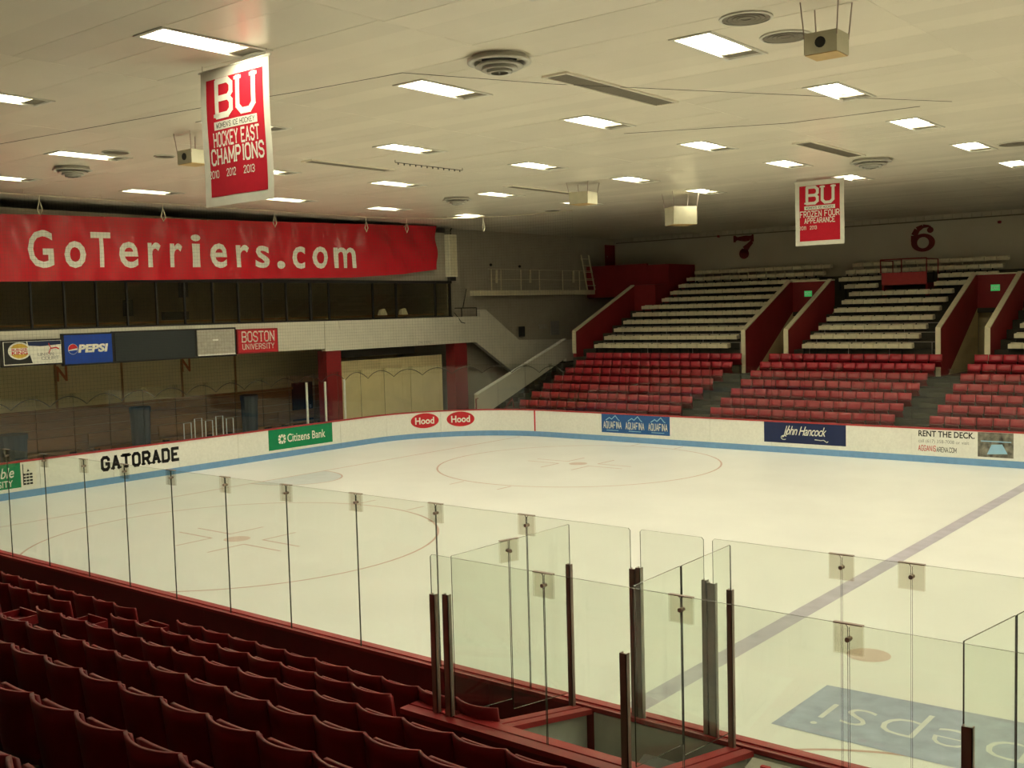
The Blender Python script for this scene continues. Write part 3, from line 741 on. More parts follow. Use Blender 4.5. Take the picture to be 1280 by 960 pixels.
# ------------------------------------------------------------------ far stand
fs_ = thing('far_stand', 'stepped concrete stand rising behind the far boards', 'stand', (0, 27, 0), kind='structure')
def far_row(k):
    if k < 7: return 21.35+ROW*k, 1.17+0.298*k
    j = k-7; return 27.3+ROW*j, 3.33+0.352*j
SECT_R = [(-8.72, -0.80), (0.50, 7.42), (8.62, 16.0)]
VOM = [(-0.95, 1.15), (7.12, 9.05)]
def tread(k): return far_row(k)[1]-(0.86 if k < 7 else 0.60)
XL, XR = -9.6, 17.0
for k in range(18):
    y, zt = far_row(k); z = tread(k); y0 = y-ROW+0.22; y1 = y+0.22-0.001
    if k == 0: y0 = YB1+0.16
    if k == 17: y1 = YW-0.11
    if k < 7: segs = [(XL, XR)]
    elif y1 < 32.0: segs = [(XL, VOM[0][0]-0.001), (VOM[0][1]+0.001, VOM[1][0]-0.001), (VOM[1][1]+0.001, XR)]
    else: segs = [(XL if y1 < 33.4 else -8.35, XR)]
    zb = -0.019 if y1 < 32.0 else z-0.42
    for a, b in segs: MB().box(a, b, y0, y1, zb, z).build('step', M_DCONC, fs_)
    if 0 < k < 7:
        for (a, b) in ((-0.72, 0.42), (7.5, 8.54)):
            MB().box(a, b, y0-0.30, y0-0.001, tread(k-1)+0.0005, z-0.15).build('aisle_step', M_CONC, fs_)
MB().box(XL, XR, YB1+0.162, YB1+0.20, 0.33, 0.62).build('front_kerb', M_CONC, fs_)
# red folding seats
def far_seat_parts(t):
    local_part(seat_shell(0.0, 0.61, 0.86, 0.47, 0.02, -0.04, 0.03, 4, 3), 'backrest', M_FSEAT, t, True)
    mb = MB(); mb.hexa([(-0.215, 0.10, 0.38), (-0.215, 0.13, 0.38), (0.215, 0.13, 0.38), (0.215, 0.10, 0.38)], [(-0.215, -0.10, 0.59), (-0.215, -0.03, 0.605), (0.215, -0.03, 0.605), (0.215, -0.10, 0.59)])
    local_part(mb, 'seat', M_SEAT, t)  # pan in a darker red: shade below the backrest put into its colour
    mb = MB(); mb.box(-0.245, -0.232, -0.12, 0.06, 0.0, 0.45); local_part(mb, 'leg', M_IRON, t)
fp = None; nf = 0
SN = ['beside the white staircase', 'between the two tunnel openings', 'right of the second tunnel']
SN = ['beside the white staircase', 'between the two aisle stairs', 'past the second aisle stairs']
for si, (a, b) in enumerate(SECT_R):
    for k in range(7):
        y, zt = far_row(k); n = int((b-a)/0.5+0.2)
        for i in range(n):
            x = a+0.25+0.5*i
            if project((x, y, zt))[0] > 1380: continue
            lab = 'red folding seat, %s along the %s far row, section %s' % (ordw(i+1), ORD[k], SN[si])
            g = 'red folding seats of the far stand'
            if fp is None:
                fp = thing('folding_seat', lab, 'seat', (x, y, zt-0.86), g); far_seat_parts(fp)
            else: copy_thing(fp, (x, y, zt-0.86), 0, lab, g)
            nf += 1
# cream seats of the upper rows: one mesh each
wm_ = MB()
wm_.hexa([(-0.24, -0.14, 0.42), (0.24, -0.14, 0.42), (0.24, 0.16, 0.44), (-0.24, 0.16, 0.44)], [(-0.235, -0.16, 0.585), (0.235, -0.16, 0.585), (0.235, 0.16, 0.60), (-0.235, 0.16, 0.60)])
wm_.hexa([(-0.22, 0.14, 0.601), (0.22, 0.14, 0.601), (0.22, 0.16, 0.601), (-0.22, 0.16, 0.601)], [(-0.215, 0.16, 0.63), (0.215, 0.16, 0.63), (0.215, 0.175, 0.63), (-0.215, 0.175, 0.63)])
wm_.k = 1; wm_.box(-0.24, -0.225, -0.02, 0.10, 0.0, 0.42)
wmesh = wm_.mesh('cream_seat', [M_WSEAT, M_DARK])
SECT_W = [(-8.72, -1.75), (1.65, 6.45), (9.6, 13.0)]
UP = ['first', 'second', 'third', 'fourth', 'fifth', 'sixth', 'seventh', 'eighth', 'ninth', 'tenth', 'top']
far_stuff = MB(); nw = 0
for k in range(7, 18):
    y, zt = far_row(k); z = tread(k)
    for si, (a, b) in enumerate(SECT_W):
        if si == 0 and k >= 13: a = -8.05
        if y > 32.4:
            b = {0: 0.0, 1: 8.2, 2: b}[si]
            a = {0: a, 1: 0.5 if k >= 15 else 1.1, 2: 9.0}[si]
            b = {0: -0.6, 1: 7.6, 2: b}[si]
        n = int((b-a)/0.5+0.2)
        for i in range(n):
            x = a+0.25+0.5*i; u = project((x, y, zt))[0]
            if u > 1380 or (k in (14, 15) and 2.5 < x < 5.1): continue
            if k >= 17:
                far_stuff.add([(vx+x, vy+y, vz+z) for vx, vy, vz in wm_.v], [tuple(f) for f in wm_.f]); continue
            o = bpy.data.objects.new('cream_seat', wmesh); COL.objects.link(o); o.location = (x, y, z)
            tag(o, 'cream seat, %s along the %s row above the red seats, section %s' % (ordw(i+1), UP[k-7], ['beside the red block', 'under the platform', 'past the tunnel'][si]), 'seat', 'cream seats of the upper far stand'); nw += 1
tag(far_stuff.build('cream_seats', M_WSEAT), 'dim top row of cream seats along the foot of the far wall', 'seats', kind='stuff')
# metal foot rails along three rows
for k, a, b in ((7, -8.4, -1.2), (8, -8.5, -1.05), (9, -8.5, -1.0), (7, 1.75, 6.9), (8, 1.7, 6.95), (9, 1.7, 6.95)):
    y = far_row(k)[0]-0.02; z = tread(k)+0.66
    t = thing('back_rail', 'thin grey rail behind the %s cream row, %s' % (UP[k-7], 'beside the red block' if a < 0 else 'under the platform'), 'rail', ((a+b)/2, y, tread(k)), 'thin rails behind the lowest cream rows')
    MB().tube([(a, y+0.21, z), (b, y+0.21, z)], 0.018, 5).build('bar', M_STEEL, t)
    for f in range(4):
        x = a+0.1+(b-a-0.2)*f/3; MB().box(x-0.012, x+0.012, y+0.20, y+0.22, tread(k)+0.001, z).build('upright', M_STEEL, t)
# tunnels (vomitories)
LABV = ['red walled tunnel entrance with cream edges between cream seats', 'red walled tunnel entrance with cream edges past the camera platform']
for vi, (a, b) in enumerate(VOM):
    t = thing('tunnel_entrance', LABV[vi], 'entrance', ((a+b)/2, 29, 2.1))
    zf = tread(6)+0.002
    prof = [(26.95, zf), (27.9, zf), (31.9, 4.70), (31.9, 5.97), (31.55, 5.97), (26.95, 3.88)]
    for x0 in (a+0.001, b-0.16):
        MB().prism(prof, lambda p, q, tt: (tt, p, q), x0, x0+0.158).build('side_wall', M_REDW, t)
        MB().prism([(27.9, zf), (31.9, zf), (31.9, 4.70)], lambda p, q, tt: (tt, p, q), x0, x0+0.157).build('side_wall', M_CREAM, t)
        mb = MB()
        mb.bar((x0+0.079, 26.93, 3.93), (x0+0.079, 31.55, 6.03), 0.19, 0.06); mb.bar((x0+0.079, 31.55, 6.01), (x0+0.079, 31.9, 6.01), 0.19, 0.06)
        mb.box(x0-0.016, x0+0.174, 26.90, 26.949, zf, 3.93)
        mb.build('edge_trim', M_CREAMP, t)
    MB().box(a+0.16, b-0.161, 31.75, 31.9, 4.62, 5.97).build('header_wall', M_REDW, t)
    MB().box(a+0.16, b-0.161, 31.72, 31.92, 5.975, 6.03).build('header_trim', M_CREAMP, t)
    MB().box(a+0.001, b-0.001, 32.55, 32.65, zf, 4.60).build('passage_wall', M_CREAM, t)
    MB().box(a+0.001, b-0.001, 27.05, 32.54, zf-0.05, zf-0.002).build('passage_floor', M_CONC, t)
    e = thing('exit_sign', 'green lit exit sign on the red wall of the tunnel %s' % ('between cream seats' if vi == 0 else 'past the camera platform'), 'exit sign', ((a+b)/2+0.1, 31.74, 5.2))
    xe = P(1010, 367, 1, 31.7).x if vi == 0 else P(1244, 365, 1, 31.7).x
    MB().box(xe-0.17, xe+0.17, 31.69, 31.749, 5.30, 5.56).build('sign_body', M_EXIT, e)
    tp, tw = sans_text('EXIT', 0.14, 0.01, width=0.28); decal('sign_lettering', shift(tp, xe-0.14, 5.36), lambda p, q, tt: (p, 31.69-tt, q), M_PRW, e, 0.002)
# red end wall of the stand and the block behind it
rw = thing('stand_end_wall', 'dark red sloping end wall of the far stand with cream top edge', 'wall', (-9.7, 29, 2))
MB().prism([(26.95, 0), (32.2, 0), (32.2, 6.1), (26.95, 3.92)], lambda p, q, tt: (tt, p, q), -9.79, -9.62).build('wall_slab', M_REDW, rw)
mb = MB(); mb.bar((-9.705, 26.93, 3.96), (-9.705, 32.2, 6.15), 0.20, 0.06); mb.box(-9.8, -9.61, 26.89, 26.949, 2.9, 3.96); mb.build('edge_trim', M_CREAMP, rw)
tag(MB().prism([(32.25, 4.0), (36.35, 4.0), (36.35, 7.22), (33.6, 7.22), (33.55, 6.2), (32.25, 6.15)], lambda p, q, tt: (tt, p, q), -9.7, -8.40).build('red_block', M_REDW), 'dark red block at the top corner of far stand', 'block')
rp = thing('red_parapet', 'dark red parapet wall of the corner landing below the door', 'wall', (-11.5, 34, 6))
MB().box(-13.55, -9.71, 33.6, 33.75, 5.6, 7.3).build('parapet_slab', M_REDW, rp)
MB().box(-13.58, -9.71, 33.755, 36.4, 5.55, 5.7).build('landing_slab', M_DCONC, rp)
# camera platform
cp = thing('camera_platform', 'red camera platform with red tube railing among the cream seats', 'platform', (3.8, 33.6, 5.5))
MB().box(2.87, 4.83, 33.0, 33.08, 5.72, 6.25).build('front_board', mat('platform_red', (0.42, 0.03, 0.03), 0.5), cp)
MB().box(2.87, 4.83, 33.081, 34.3, 5.70, 5.76).build('deck', M_REDW, cp)
for x in (2.9, 4.8): MB().box(x-0.04, x+0.04, 33.09, 34.3, 5.0, 5.699).build('support', M_REDW, cp)
for pts in ([(2.80, 33.1, 6.24), (2.78, 33.1, 6.84)], [(3.72, 33.1, 6.24), (3.72, 33.1, 6.84)], [(4.80, 33.1, 6.24), (4.80, 33.1, 6.84)], [(2.78, 33.1, 6.84), (4.80, 33.1, 6.84)], [(2.78, 33.1, 6.80), (2.95, 34.2, 6.80), (2.95, 34.2, 5.76)], [(4.80, 33.1, 6.80), (4.95, 34.2, 6.80), (4.95, 34.2, 5.76)]):
    MB().tube(pts, 0.028).build('rail', M_REDC, cp)
# section numbers painted on the far wall
def onwall(a, b, t): return (a, YW-t, b)
def blob(pts, widths):
    out = []
    for (p, q), (w0, w1) in zip(zip(pts[:-1], pts[1:]), zip(widths[:-1], widths[1:])):
        d = Vector((q[0]-p[0], q[1]-p[1])); n = Vector((-d.y, d.x)).normalized()
        out.append([(p[0]+n.x*w0/2, p[1]+n.y*w0/2), (p[0]-n.x*w0/2, p[1]-n.y*w0/2), (q[0]-n.x*w1/2, q[1]-n.y*w1/2), (q[0]+n.x*w1/2, q[1]+n.y*w1/2)])
    return out
c7 = P(930, 307, 1, YW); x7, z7 = c7.x, c7.z
E_ = blob([(x7-0.52, z7+0.38), (x7-0.36, z7+0.38), (x7-0.12, z7+0.36), (x7+0.12, z7+0.36), (x7+0.34, z7+0.37), (x7+0.5, z7+0.40)], [0.30, 0.17, 0.26, 0.31, 0.24, 0.22]) + \
     [rect(x7-0.60, x7-0.46, z7+0.20, z7+0.54)] + blob([(x7+0.50, z7+0.55), (x7+0.46, z7+0.18), (x7+0.24, z7-0.02), (x7+0.06, z7-0.2), (x7, z7-0.4)], [0.10, 0.20, 0.26, 0.38, 0.48]) + [ellipse(x7, z7-0.42, 0.28, 0.27)]
decal('section_number', E_, onwall, mat('number_maroon', (0.16, 0.012, 0.014), 0.6), wall_far, 0.004)
c6 = P(1153, 298, 1, YW); x6, z6 = c6.x, c6.z
E_ = ring2(x6+0.03, z6-0.20, 0.55, 0.42, 0.27, 0.26, 36) + blob([(x6-0.40, z6-0.15), (x6-0.38, z6+0.15), (x6-0.24, z6+0.42), (x6+0.02, z6+0.56), (x6+0.30, z6+0.55), (x6+0.42, z6+0.44)], [0.26, 0.30, 0.27, 0.18, 0.10, 0.08]) + [ellipse(x6+0.36, z6+0.37, 0.15, 0.14)]
decal('section_number', E_, onwall, mat('number_maroon', (0.16, 0.012, 0.014), 0.6), wall_far, 0.004)
for u, v in ((899, 295), (1250, 277)):
    q = P(u, v, 1, YW-0.03); tag(MB().lathe([(0, 0.06), (0.07, 0.05), (0.09, 0), (0.07, -0.06), (0, -0.07)], (q.x, YW-0.101, q.z-0.02), 10).build('alarm_bell', M_REDC), 'small red bell on the far wall %s' % ('beside the seven' if u < 1000 else 'past the six'), 'bell')

# ------------------------------------------------------------------ press balcony at the end
bal = thing('press_balcony', 'white block press balcony with dark framed windows across the end of the hall', 'balcony', (XF, 10, 3.6))
MB().box(XF-0.25, XF, -6, 13.85, 3.70, 4.80).build('fascia', M_WBLOCK, bal)
MB().box(XF-0.20, XF+0.05, 13.851, 23.3, 3.60, 4.80).build('fascia', M_WBLOCK, bal)
MB().box(XF+0.051, XF+0.075, 14.6, 23.3, 4.45, 4.80).build('fascia_ledge', M_WBLOCK, bal)
MB().box(-16.99, XF-0.251, -6, 22.29, 3.9, 4.2).build('balcony_slab', M_CEILB, bal)
MB().box(-16.99, XF-0.45, -6, 22.29, 8.2, 8.5).build('box_roof', M_DARK, bal)
MB().box(XF-0.38, XF-0.20, -6, 22.29, 6.33, 8.6).build('upper_wall', M_WALL, bal)
MB().box(-16.5, -16.4, -6, 22.2, 4.21, 8.19).build('box_back_wall', mat('press_room_wall', (0.34, 0.28, 0.18), 0.8), bal)
mz0, mz1 = 4.86, 6.32
mulls = [-4.6, -3.5, -2.4, -1.3, -0.2, 0.9] + [2.01, 3.11, 4.22, 5.33, 6.46, 7.58, 8.76, 9.88, 10.98, 12.13, 13.34, 14.3, 16.73, 18.11, 20.58, 21.55]
for y in mulls:
    w_ = 0.05 if y not in (13.34, 21.55) else 0.10
    MB().box(XF-0.22, XF-0.12, y-w_/2, y+w_/2, mz0, mz1).build('mullion', M_BRONZE, bal)
MB().box(XF-0.24, XF-0.08, -6, 21.62, 4.801, mz0).build('sill', M_BRONZE, bal)
MB().box(XF-0.22, XF-0.08, -6, 21.62, mz1, mz1+0.12).build('window_head', M_BRONZE, bal)
for a, b in zip(mulls[:-1], mulls[1:]):
    MB().box(XF-0.18, XF-0.17, a+0.03, b-0.03, mz0, mz1).build('window_pane', M_WINGL, bal)
# what stands in the press room: dim desk tops, monitors, chair
tag(MB().box(XF-0.9, XF-0.4, -5, 21.4, 4.93, 4.97).build('press_desk', M_WOOD), 'long dim desk top behind the press box windows', 'desk')
for u, v, nm in ((160, 385, 'speaker'), (229, 362, 'speaker'), (219, 390, 'monitor')):
    q = P(u, v, 0, XF-0.7); h_ = 0.28
    tag(MB().box(q.x-0.1, q.x+0.1, q.y-(0.14 if nm == 'speaker' else 0.5), q.y+(0.14 if nm == 'speaker' else 0.5), max(4.972, q.z-h_), max(4.972, q.z-h_)+2*h_ if nm == 'speaker' else 5.3).build(nm, M_DARK), {160: 'dark loudspeaker low behind a press box window', 229: 'dark loudspeaker high behind a press box window', 219: 'wide dark monitor on the press box desk'}[u], nm)
for u, col in ((478, M_WHITE), (504, M_WHITE)):
    q = P(u, 387, 0, XF-0.6); tag(MB().hexa([(q.x-0.1, q.y-0.2, 4.972), (q.x+0.1, q.y-0.2, 4.972), (q.x+0.1, q.y+0.2, 4.972), (q.x-0.1, q.y+0.2, 4.972)], [(q.x-0.1, q.y-0.12, 5.2), (q.x, q.y-0.12, 5.2), (q.x, q.y+0.15, 5.25), (q.x-0.1, q.y+0.15, 5.25)]).build('paper_pile', col), 'pale papers on the press box desk, %s' % ('beside the wide pane' if u < 500 else 'in the wide pane'), 'papers')
# red columns
for (y0, y1), lb in (((13.93, 14.7), 'red square column under the step of the white balcony'), ((21.6, 22.45), 'red square column beside the foot of the white staircase')):
    t = thing('column', lb, 'column', (XF-0.2, (y0+y1)/2, 0), 'red columns under the balcony')
    MB().box(XF-0.55, XF-0.21+0.2, y0, y1, 0, 3.598).build('shaft', M_REDC, t)
    MB().box(XF-0.58, XF+0.02, y0-0.03, y1+0.03, -0.0, 0.12).build('base', M_REDC, t)
# signs on the fascia
XS = XF+0.15
def onsign(x):
    return lambda a, b, t: (x+t, a, b)
def sign(name, y0, y1, z0, z1, m, label, frame=M_BRONZE, x=XS):
    t = thing(name, label, 'sign', (x, (y0+y1)/2, z0))
    MB().box(XF+0.002, x, y0, y1, z0, z1).build('sign_box', frame, t)
    MB().box(x+0.001, x+0.012, y0+0.05, y1-0.05, z0+0.05, z1-0.05).build('sign_face', m, t)
    return t, onsign(x+0.012)
t, fn = sign('advert_sign', 0.85, 2.80, 3.70, 4.52, M_PRW, 'white sign with burger emblem on dark disc beside the blue sign')
decal('dark_field', [[(0.92, 3.78), (1.80, 3.78), (1.72, 4.05), (1.62, 4.46), (0.92, 4.46)]], fn, M_PRB, t, 0.002)
decal('blue_field', [[(1.66, 4.46), (2.74, 4.46), (2.74, 4.34), (2.1, 4.30), (1.68, 4.33)]], fn, M_PRNV, t, 0.002)
decal('emblem_disc', [ellipse(1.40, 4.18, 0.36, 0.27)], fn, M_PRW, t, 0.004); decal('emblem_bun', [ellipse(1.40, 4.18, 0.30, 0.225)], fn, M_YEL, t, 0.006)
decal('emblem_band', [rect(1.10, 1.70, 4.08, 4.27)], fn, M_PRW, t, 0.008)
tp, tw = sans_text('BURGER', 0.08, 0.02, width=0.50); decal('sign_lettering', shift(tp, 1.15, 4.18), fn, M_PRR, t, 0.010)
tp, tw = sans_text('KING', 0.10, 0.03, width=0.50); decal('sign_lettering', shift(tp, 1.15, 4.07), fn, M_PRR, t, 0.010)
q_, w_ = slab_text('UNION', 0.09, 0.8, 0.5, width=0.5); decal('sign_lettering', shift(q_, 1.98, 4.00), fn, M_PRGY, t, 0.004)
q_, w_ = slab_text('COURT', 0.10, 0.8, 0.5, width=0.55); decal('sign_lettering', shift(q_, 2.10, 3.87), fn, M_PRGY, t, 0.004)
decal('emblem_figure', line2([(2.33, 4.06), (2.40, 4.24), (2.34, 4.38)], 0.03)+line2([(2.40, 4.22), (2.58, 4.24), (2.66, 4.20)], 0.04), fn, M_PRR, t, 0.004)
t, fn = sign('advert_sign', 2.81, 4.56, 3.63, 4.66, M_PEPSI, 'blue sign with white lettering and striped ball emblem on the balcony')
tp, tw = sans_text('PEPSI', 0.27, 0.05, 0.15, width=1.06); decal('sign_lettering', shift(tp, 3.31, 4.03), fn, M_PRW, t, 0.002)
A_ = lambda a0, a1: [(3.14+0.155*math.cos(math.radians(a0+(a1-a0)*k/14)), 4.16+0.16*math.sin(math.radians(a0+(a1-a0)*k/14))) for k in range(15)]
decal('emblem_ball', [ellipse(3.14, 4.16, 0.165, 0.17)], fn, M_PRW, t, 0.002); decal('emblem_red', [A_(10, 190)], fn, M_PRR, t, 0.004); decal('emblem_blue', [A_(200, 350)], fn, M_PEPSI, t, 0.004)
sb = thing('scoreboard', 'long dark louvred scoreboard with pale shutter panel on the balcony', 'scoreboard', (XS, 7, 3.63))
MB().box(XF+0.002, XS-0.03, 4.57, 9.50, 3.63, 4.68).build('board_case', M_BRONZE, sb)
for k in range(16):
    z = 3.70+0.058*k; MB().hexa([(XS-0.029, 4.64, z), (XS, 4.64, z), (XS, 7.72, z), (XS-0.029, 7.72, z)], [(XS-0.029, 4.64, z+0.04), (XS-0.02, 4.64, z+0.05), (XS-0.02, 7.72, z+0.05), (XS-0.029, 7.72, z+0.04)]).build('slat', M_LOUV, sb)
MB().box(XS-0.029, XS, 7.82, 9.42, 3.72, 4.62).build('shutter_panel', M_GREYP, sb)
MB().box(XS+0.001, XS+0.01, 7.82, 9.42, 3.70, 3.745).build('shutter_sill', M_WHITE, sb)
MB().box(XS+0.001, XS+0.01, 8.45, 8.70, 4.22, 4.28).build('label_plate', M_WHITE, sb)
t, fn = sign('name_sign', 9.53, 11.40, 3.69, 4.60, M_PRR, 'red sign with white serif lettering at the end of the scoreboard', frame=M_REDW)
q_, w_ = slab_text('BOSTON', 0.36, 0.85, 0.7, width=1.46); decal('sign_lettering', shift(q_, 9.74, 4.13), fn, M_PRW, t, 0.002)
q_, w_ = slab_text('UNIVERSITY', 0.19, 0.9, 0.6, width=1.44); decal('sign_lettering', shift(q_, 9.75, 3.85), fn, M_PRW, t, 0.002)
tp, tw = sans_text('ON HEAD', 0.10, 0.0, width=0.9); decal('painted_lettering', shift(tp, 19.15, 3.68), onsign(XF+0.05), M_PRGY, bal, 0.003)
# big vinyl banner
bn = thing('vinyl_banner', 'long red vinyl banner with white lettering hung above the press box', 'banner', (XF+0.1, 10, 6.3))
XBn = XF+0.08
TOPL = [(-6.0, 8.22), (1.08, 8.37), (8.87, 8.56), (14.5, 8.70), (20.45, 8.86)]; BOTL = [(-6.0, 6.25), (0.95, 6.31), (8.76, 6.43), (15.36, 6.54), (18.2, 6.70), (20.40, 6.93)]
def interp(L, y):
    for (a, za), (b, zb) in zip(L[:-1], L[1:]):
        if y <= b: return za+(zb-za)*(y-a)/(b-a)
    return L[-1][1]
def ban(y, v):
    zt_, zb_ = interp(TOPL, y), interp(BOTL, y)
    wr = 0.035*math.sin(y*1.9+v*2.0)*(0.3+v*0.7) + 0.02*math.sin(y*5.3-v*4.0) + 0.012*math.sin(y*11.0+v*9.0)
    sc = 0.05*abs(math.sin(y*1.35))*max(0, v-0.8)*1.0
    if y > 15.5: wr += 0.05*min(1, (y-15.5)/2)*math.sin((y*0.75+v*1.6)*6.0)
    return Vector((XBn+0.06+wr, y, zb_+(zt_-zb_)*v-sc))
MB().grid(lambda u, v: tuple(ban(-6+26.43*u, v)), 264, 16).build('banner_sheet', M_VINYL, bn, True)
def onban(a, b, t):
    zt_, zb_ = interp(TOPL, a), interp(BOTL, a); p = ban(a, max(0, min(1, (b-zb_)/(zt_-zb_)))); return (p.x+t, a, b)
# letters placed where the photograph has them
for ch, u0, u1, v0, v1 in (('G',36,68,287,335),('o',81,108,301,335),('T',115,140,290,334),('e',150,174,302,335),('r',186,201,303,334),('r',213,229,304,334),('i',240,252,293,334),('e',264,285,304,335),('r',296,311,306,334),('s',320,337,307,335),('.',347,357,326,336),('c',366,382,308,336),('o',391,410,308,336),('m',418,446,309,335)):
    q0 = P(u0, v1, 0, XBn+0.06); q1 = P(u1, v0, 0, XBn+0.06); qm = P(u1, v1, 0, XBn+0.06); hgt = P(u0, v0, 0, XBn+0.06).z-q0.z
    tp, tw = sans_text(ch, hgt, 0.016, width=qm.y-q0.y)
    sl = (qm.z-q0.z)/(qm.y-q0.y)
    decal('banner_letter', [[(q0.y+a, q0.z+b+sl*a) for a, b in q] for q in tp], onban, M_PRW, bn, 0.008, 0.10)
for k in range(14):
    y = -5.5+2.0*k
    if y < 20.4: MB().tube([(XBn+0.06, y, interp(TOPL, y)-0.02), (XF-0.15, y, min(8.58, interp(TOPL, y)+0.05))], 0.012).build('tie', M_ROPE, bn)
# white speaker column
sp = thing('column_speaker', 'tall white column loudspeaker at the corner of press box', 'speaker', (XF+0.0, 21.55, 6.5))
MB().box(XF-0.15, XF+0.12, 21.28, 21.82, 6.62, 8.52).build('speaker_body', mat('speaker_cream', (0.80, 0.76, 0.58), 0.5), sp)
MB().box(XF+0.121, XF+0.13, 21.34, 21.76, 6.68, 8.46).build('speaker_grille', M_CREAMP, sp)
MB().box(XF-0.10, XF+0.08, 21.36, 21.74, 6.441, 6.62).build('speaker_foot', M_DARK, sp)
MB().tube([(XF, 21.55, 8.53), (XF+0.05, 21.5, 8.72), (XF, 21.62, 8.80)], 0.03).build('bracket', M_DARK, sp)
# balcony end rail
br_ = thing('balcony_railing', 'short black railing at the end of the white balcony', 'railing', (XF, 22.5, 4.8))
for a, b in (((XF-0.05, 21.75, 5.2), (XF-0.05, 23.25, 5.2)), ((XF-0.05, 22.2, 4.8), (XF-0.05, 22.2, 5.2)), ((XF-0.05, 23.25, 4.8), (XF-0.05, 23.25, 5.2)), ((XF-0.05, 22.3, 5.2), (XE+0.05, 23.6, 6.1))):
    MB().tube([a, b], 0.025).build('rail', M_DARK, br_)
tag(MB().tube([(XF+0.03, 21.6, 5.0), (XF+0.06, 21.85, 4.75), (XF+0.09, 22.0, 4.55), (XF+0.09, 22.25, 4.50)], 0.02).build('cable', M_DARK), 'black cable hanging over the end of the white balcony', 'cable')

# ------------------------------------------------------------------ corner staircase
st = thing('staircase', 'white block staircase turning down from the press balcony to the rink corner', 'staircase', (XF, 26, 0))
MB().prism([(23.301, 3.60), (23.301, 4.80), (23.40, 4.80), (23.40, 5.11), (23.82, 5.10), (26.28, 3.58), (30.2, 3.47), (30.2, 2.45), (25.77, 2.02), (23.05, 3.598)][::1], lambda a, b, t: (t, a, b), XF-0.20, XF+0.05).build('upper_parapet', M_WBLOCK, st)
XLo = -11.1
MB().prism([(21.35, 0.0), (21.35, 1.30), (28.15, 3.52), (28.15, 2.60), (21.9, 0.40), (21.9, 0.0)], lambda a, b, t: (t, a, b), XLo-0.18, XLo).build('lower_parapet', M_WBLOCK, st)
MB().prism([(21.35, 1.301), (28.15, 3.521), (28.15, 3.56), (21.35, 1.34)], lambda a, b, t: (t, a, b), XLo-0.20, XLo+0.02).build('parapet_cap', M_WHITE, st)
MB().box(XF+0.051, XLo-0.181, 28.0, 30.2, 2.35, 2.5).build('landing', M_CONC, st)
MB().box(XLo-0.18, XLo, 28.151, 30.2, 2.45, 3.50).build('landing_parapet', M_WBLOCK, st)
for k in range(14):
    y = 28.0-0.44*(k+1); z = 2.5-0.172*(k+1); MB().box(XF+0.051, XLo-0.181, y, y+0.438, max(z-0.2, -0.019), z).build('tread', M_CONC, st)
for k in range(8):
    y = 23.5+0.33*k; z = 4.1-0.19*k; MB().box(XE+0.001, XF-0.201, y, y+0.328, z-0.2, z).build('tread', M_CONC, st)
MB().box(XE+0.001, XF-0.201, 26.2, 30.2, 2.4, 2.5).build('upper_landing', M_CONC, st)
for pts in ([(XLo+0.08, 21.15, 0.0), (XLo+0.08, 21.15, 1.15), (XLo+0.08, 21.3, 1.15)], [(XLo+0.5, 21.9, 0.0), (XLo+0.5, 23.2, 1.0), (XLo+0.5, 23.3, 0.6)]):
    MB().tube(pts, 0.025).build('handrail', M_REDC, st)
# ------------------------------------------------------------------ catwalk, ladder, door, wall items on the end wall
cw = thing('catwalk', 'cream catwalk with thin post railing along the grey end wall', 'catwalk', (XE+0.3, 28.5, 5.8))
MB().box(XE+0.001, -12.95, 23.9, 33.5, 5.78, 6.02).build('deck', M_CREAMP, cw)
for u in (615, 627, 652, 675, 704, 725):
    q = P(u, 368, 0, -13.0); MB().box(-13.03, -12.99, q.y-0.02, q.y+0.02, 6.021, 7.05).build('post', M_CREAMP, cw)
for z in (6.55, 7.04): MB().tube([(-13.01, 24.6, z), (-13.01, 33.4, z)], 0.012).build('rail', M_CREAMP, cw)
for u in (621, 663, 717):
    q = P(u, 345, 0, XE+0.05); MB().box(XE+0.002, XE+0.06, q.y-0.06, q.y+0.06, q.z-0.35, q.z+0.3).build('wall_bracket', M_CREAMP, cw)
ld = thing('step_ladder', 'yellow and cream step ladder standing by the red parapet', 'ladder', (-12.7, 33.1, 6.0))
for y in (32.5, 33.2): MB().bar((-12.75, y, 6.021), (-13.2, y+0.12, 7.9), 0.05, 0.06).build('rail', M_CREAMP, ld)
for k in range(5): MB().bar((-12.80-0.085*k, 32.5, 6.25+0.36*k), (-12.80-0.085*k, 33.3, 6.25+0.36*k), 0.08, 0.03).build('rung', M_CREAMP, ld)
dr = tag(thing('door_1', 'dark red door high in the end wall corner', 'door', (XE+0.02, 36, 5.7)), kind='structure')
MB().box(XE+0.001, XE+0.05, 35.5, 36.45, 5.701, 8.55).build('door_leaf', M_REDW, dr)
MB().lathe([(0, 0.03), (0.03, 0.02), (0.03, -0.02), (0, -0.03)], (XE+0.09, 35.62, 7.9), 8).build('door_handle', M_STEEL, dr)
for (u0, v0, u1, v1, nm, lb, m_) in ((649, 408, 656, 421, 'wall_opening', 'dark opening in the end wall above white landing', M_DARK), (689, 401, 699, 419, 'notice_board', 'dark notice board on the end wall', M_PRGY), (674, 405, 684, 411, 'wall_plate', 'small pale plates on the end wall beside the notice board', M_GREYP)):
    a = P(u0, v1, 0, XE+0.03); b = P(u1, v0, 0, XE+0.03)
    tag(MB().box(XE+0.001, XE+0.03, a.y, b.y, a.z, b.z).build(nm, m_), lb, nm.split('_')[1])
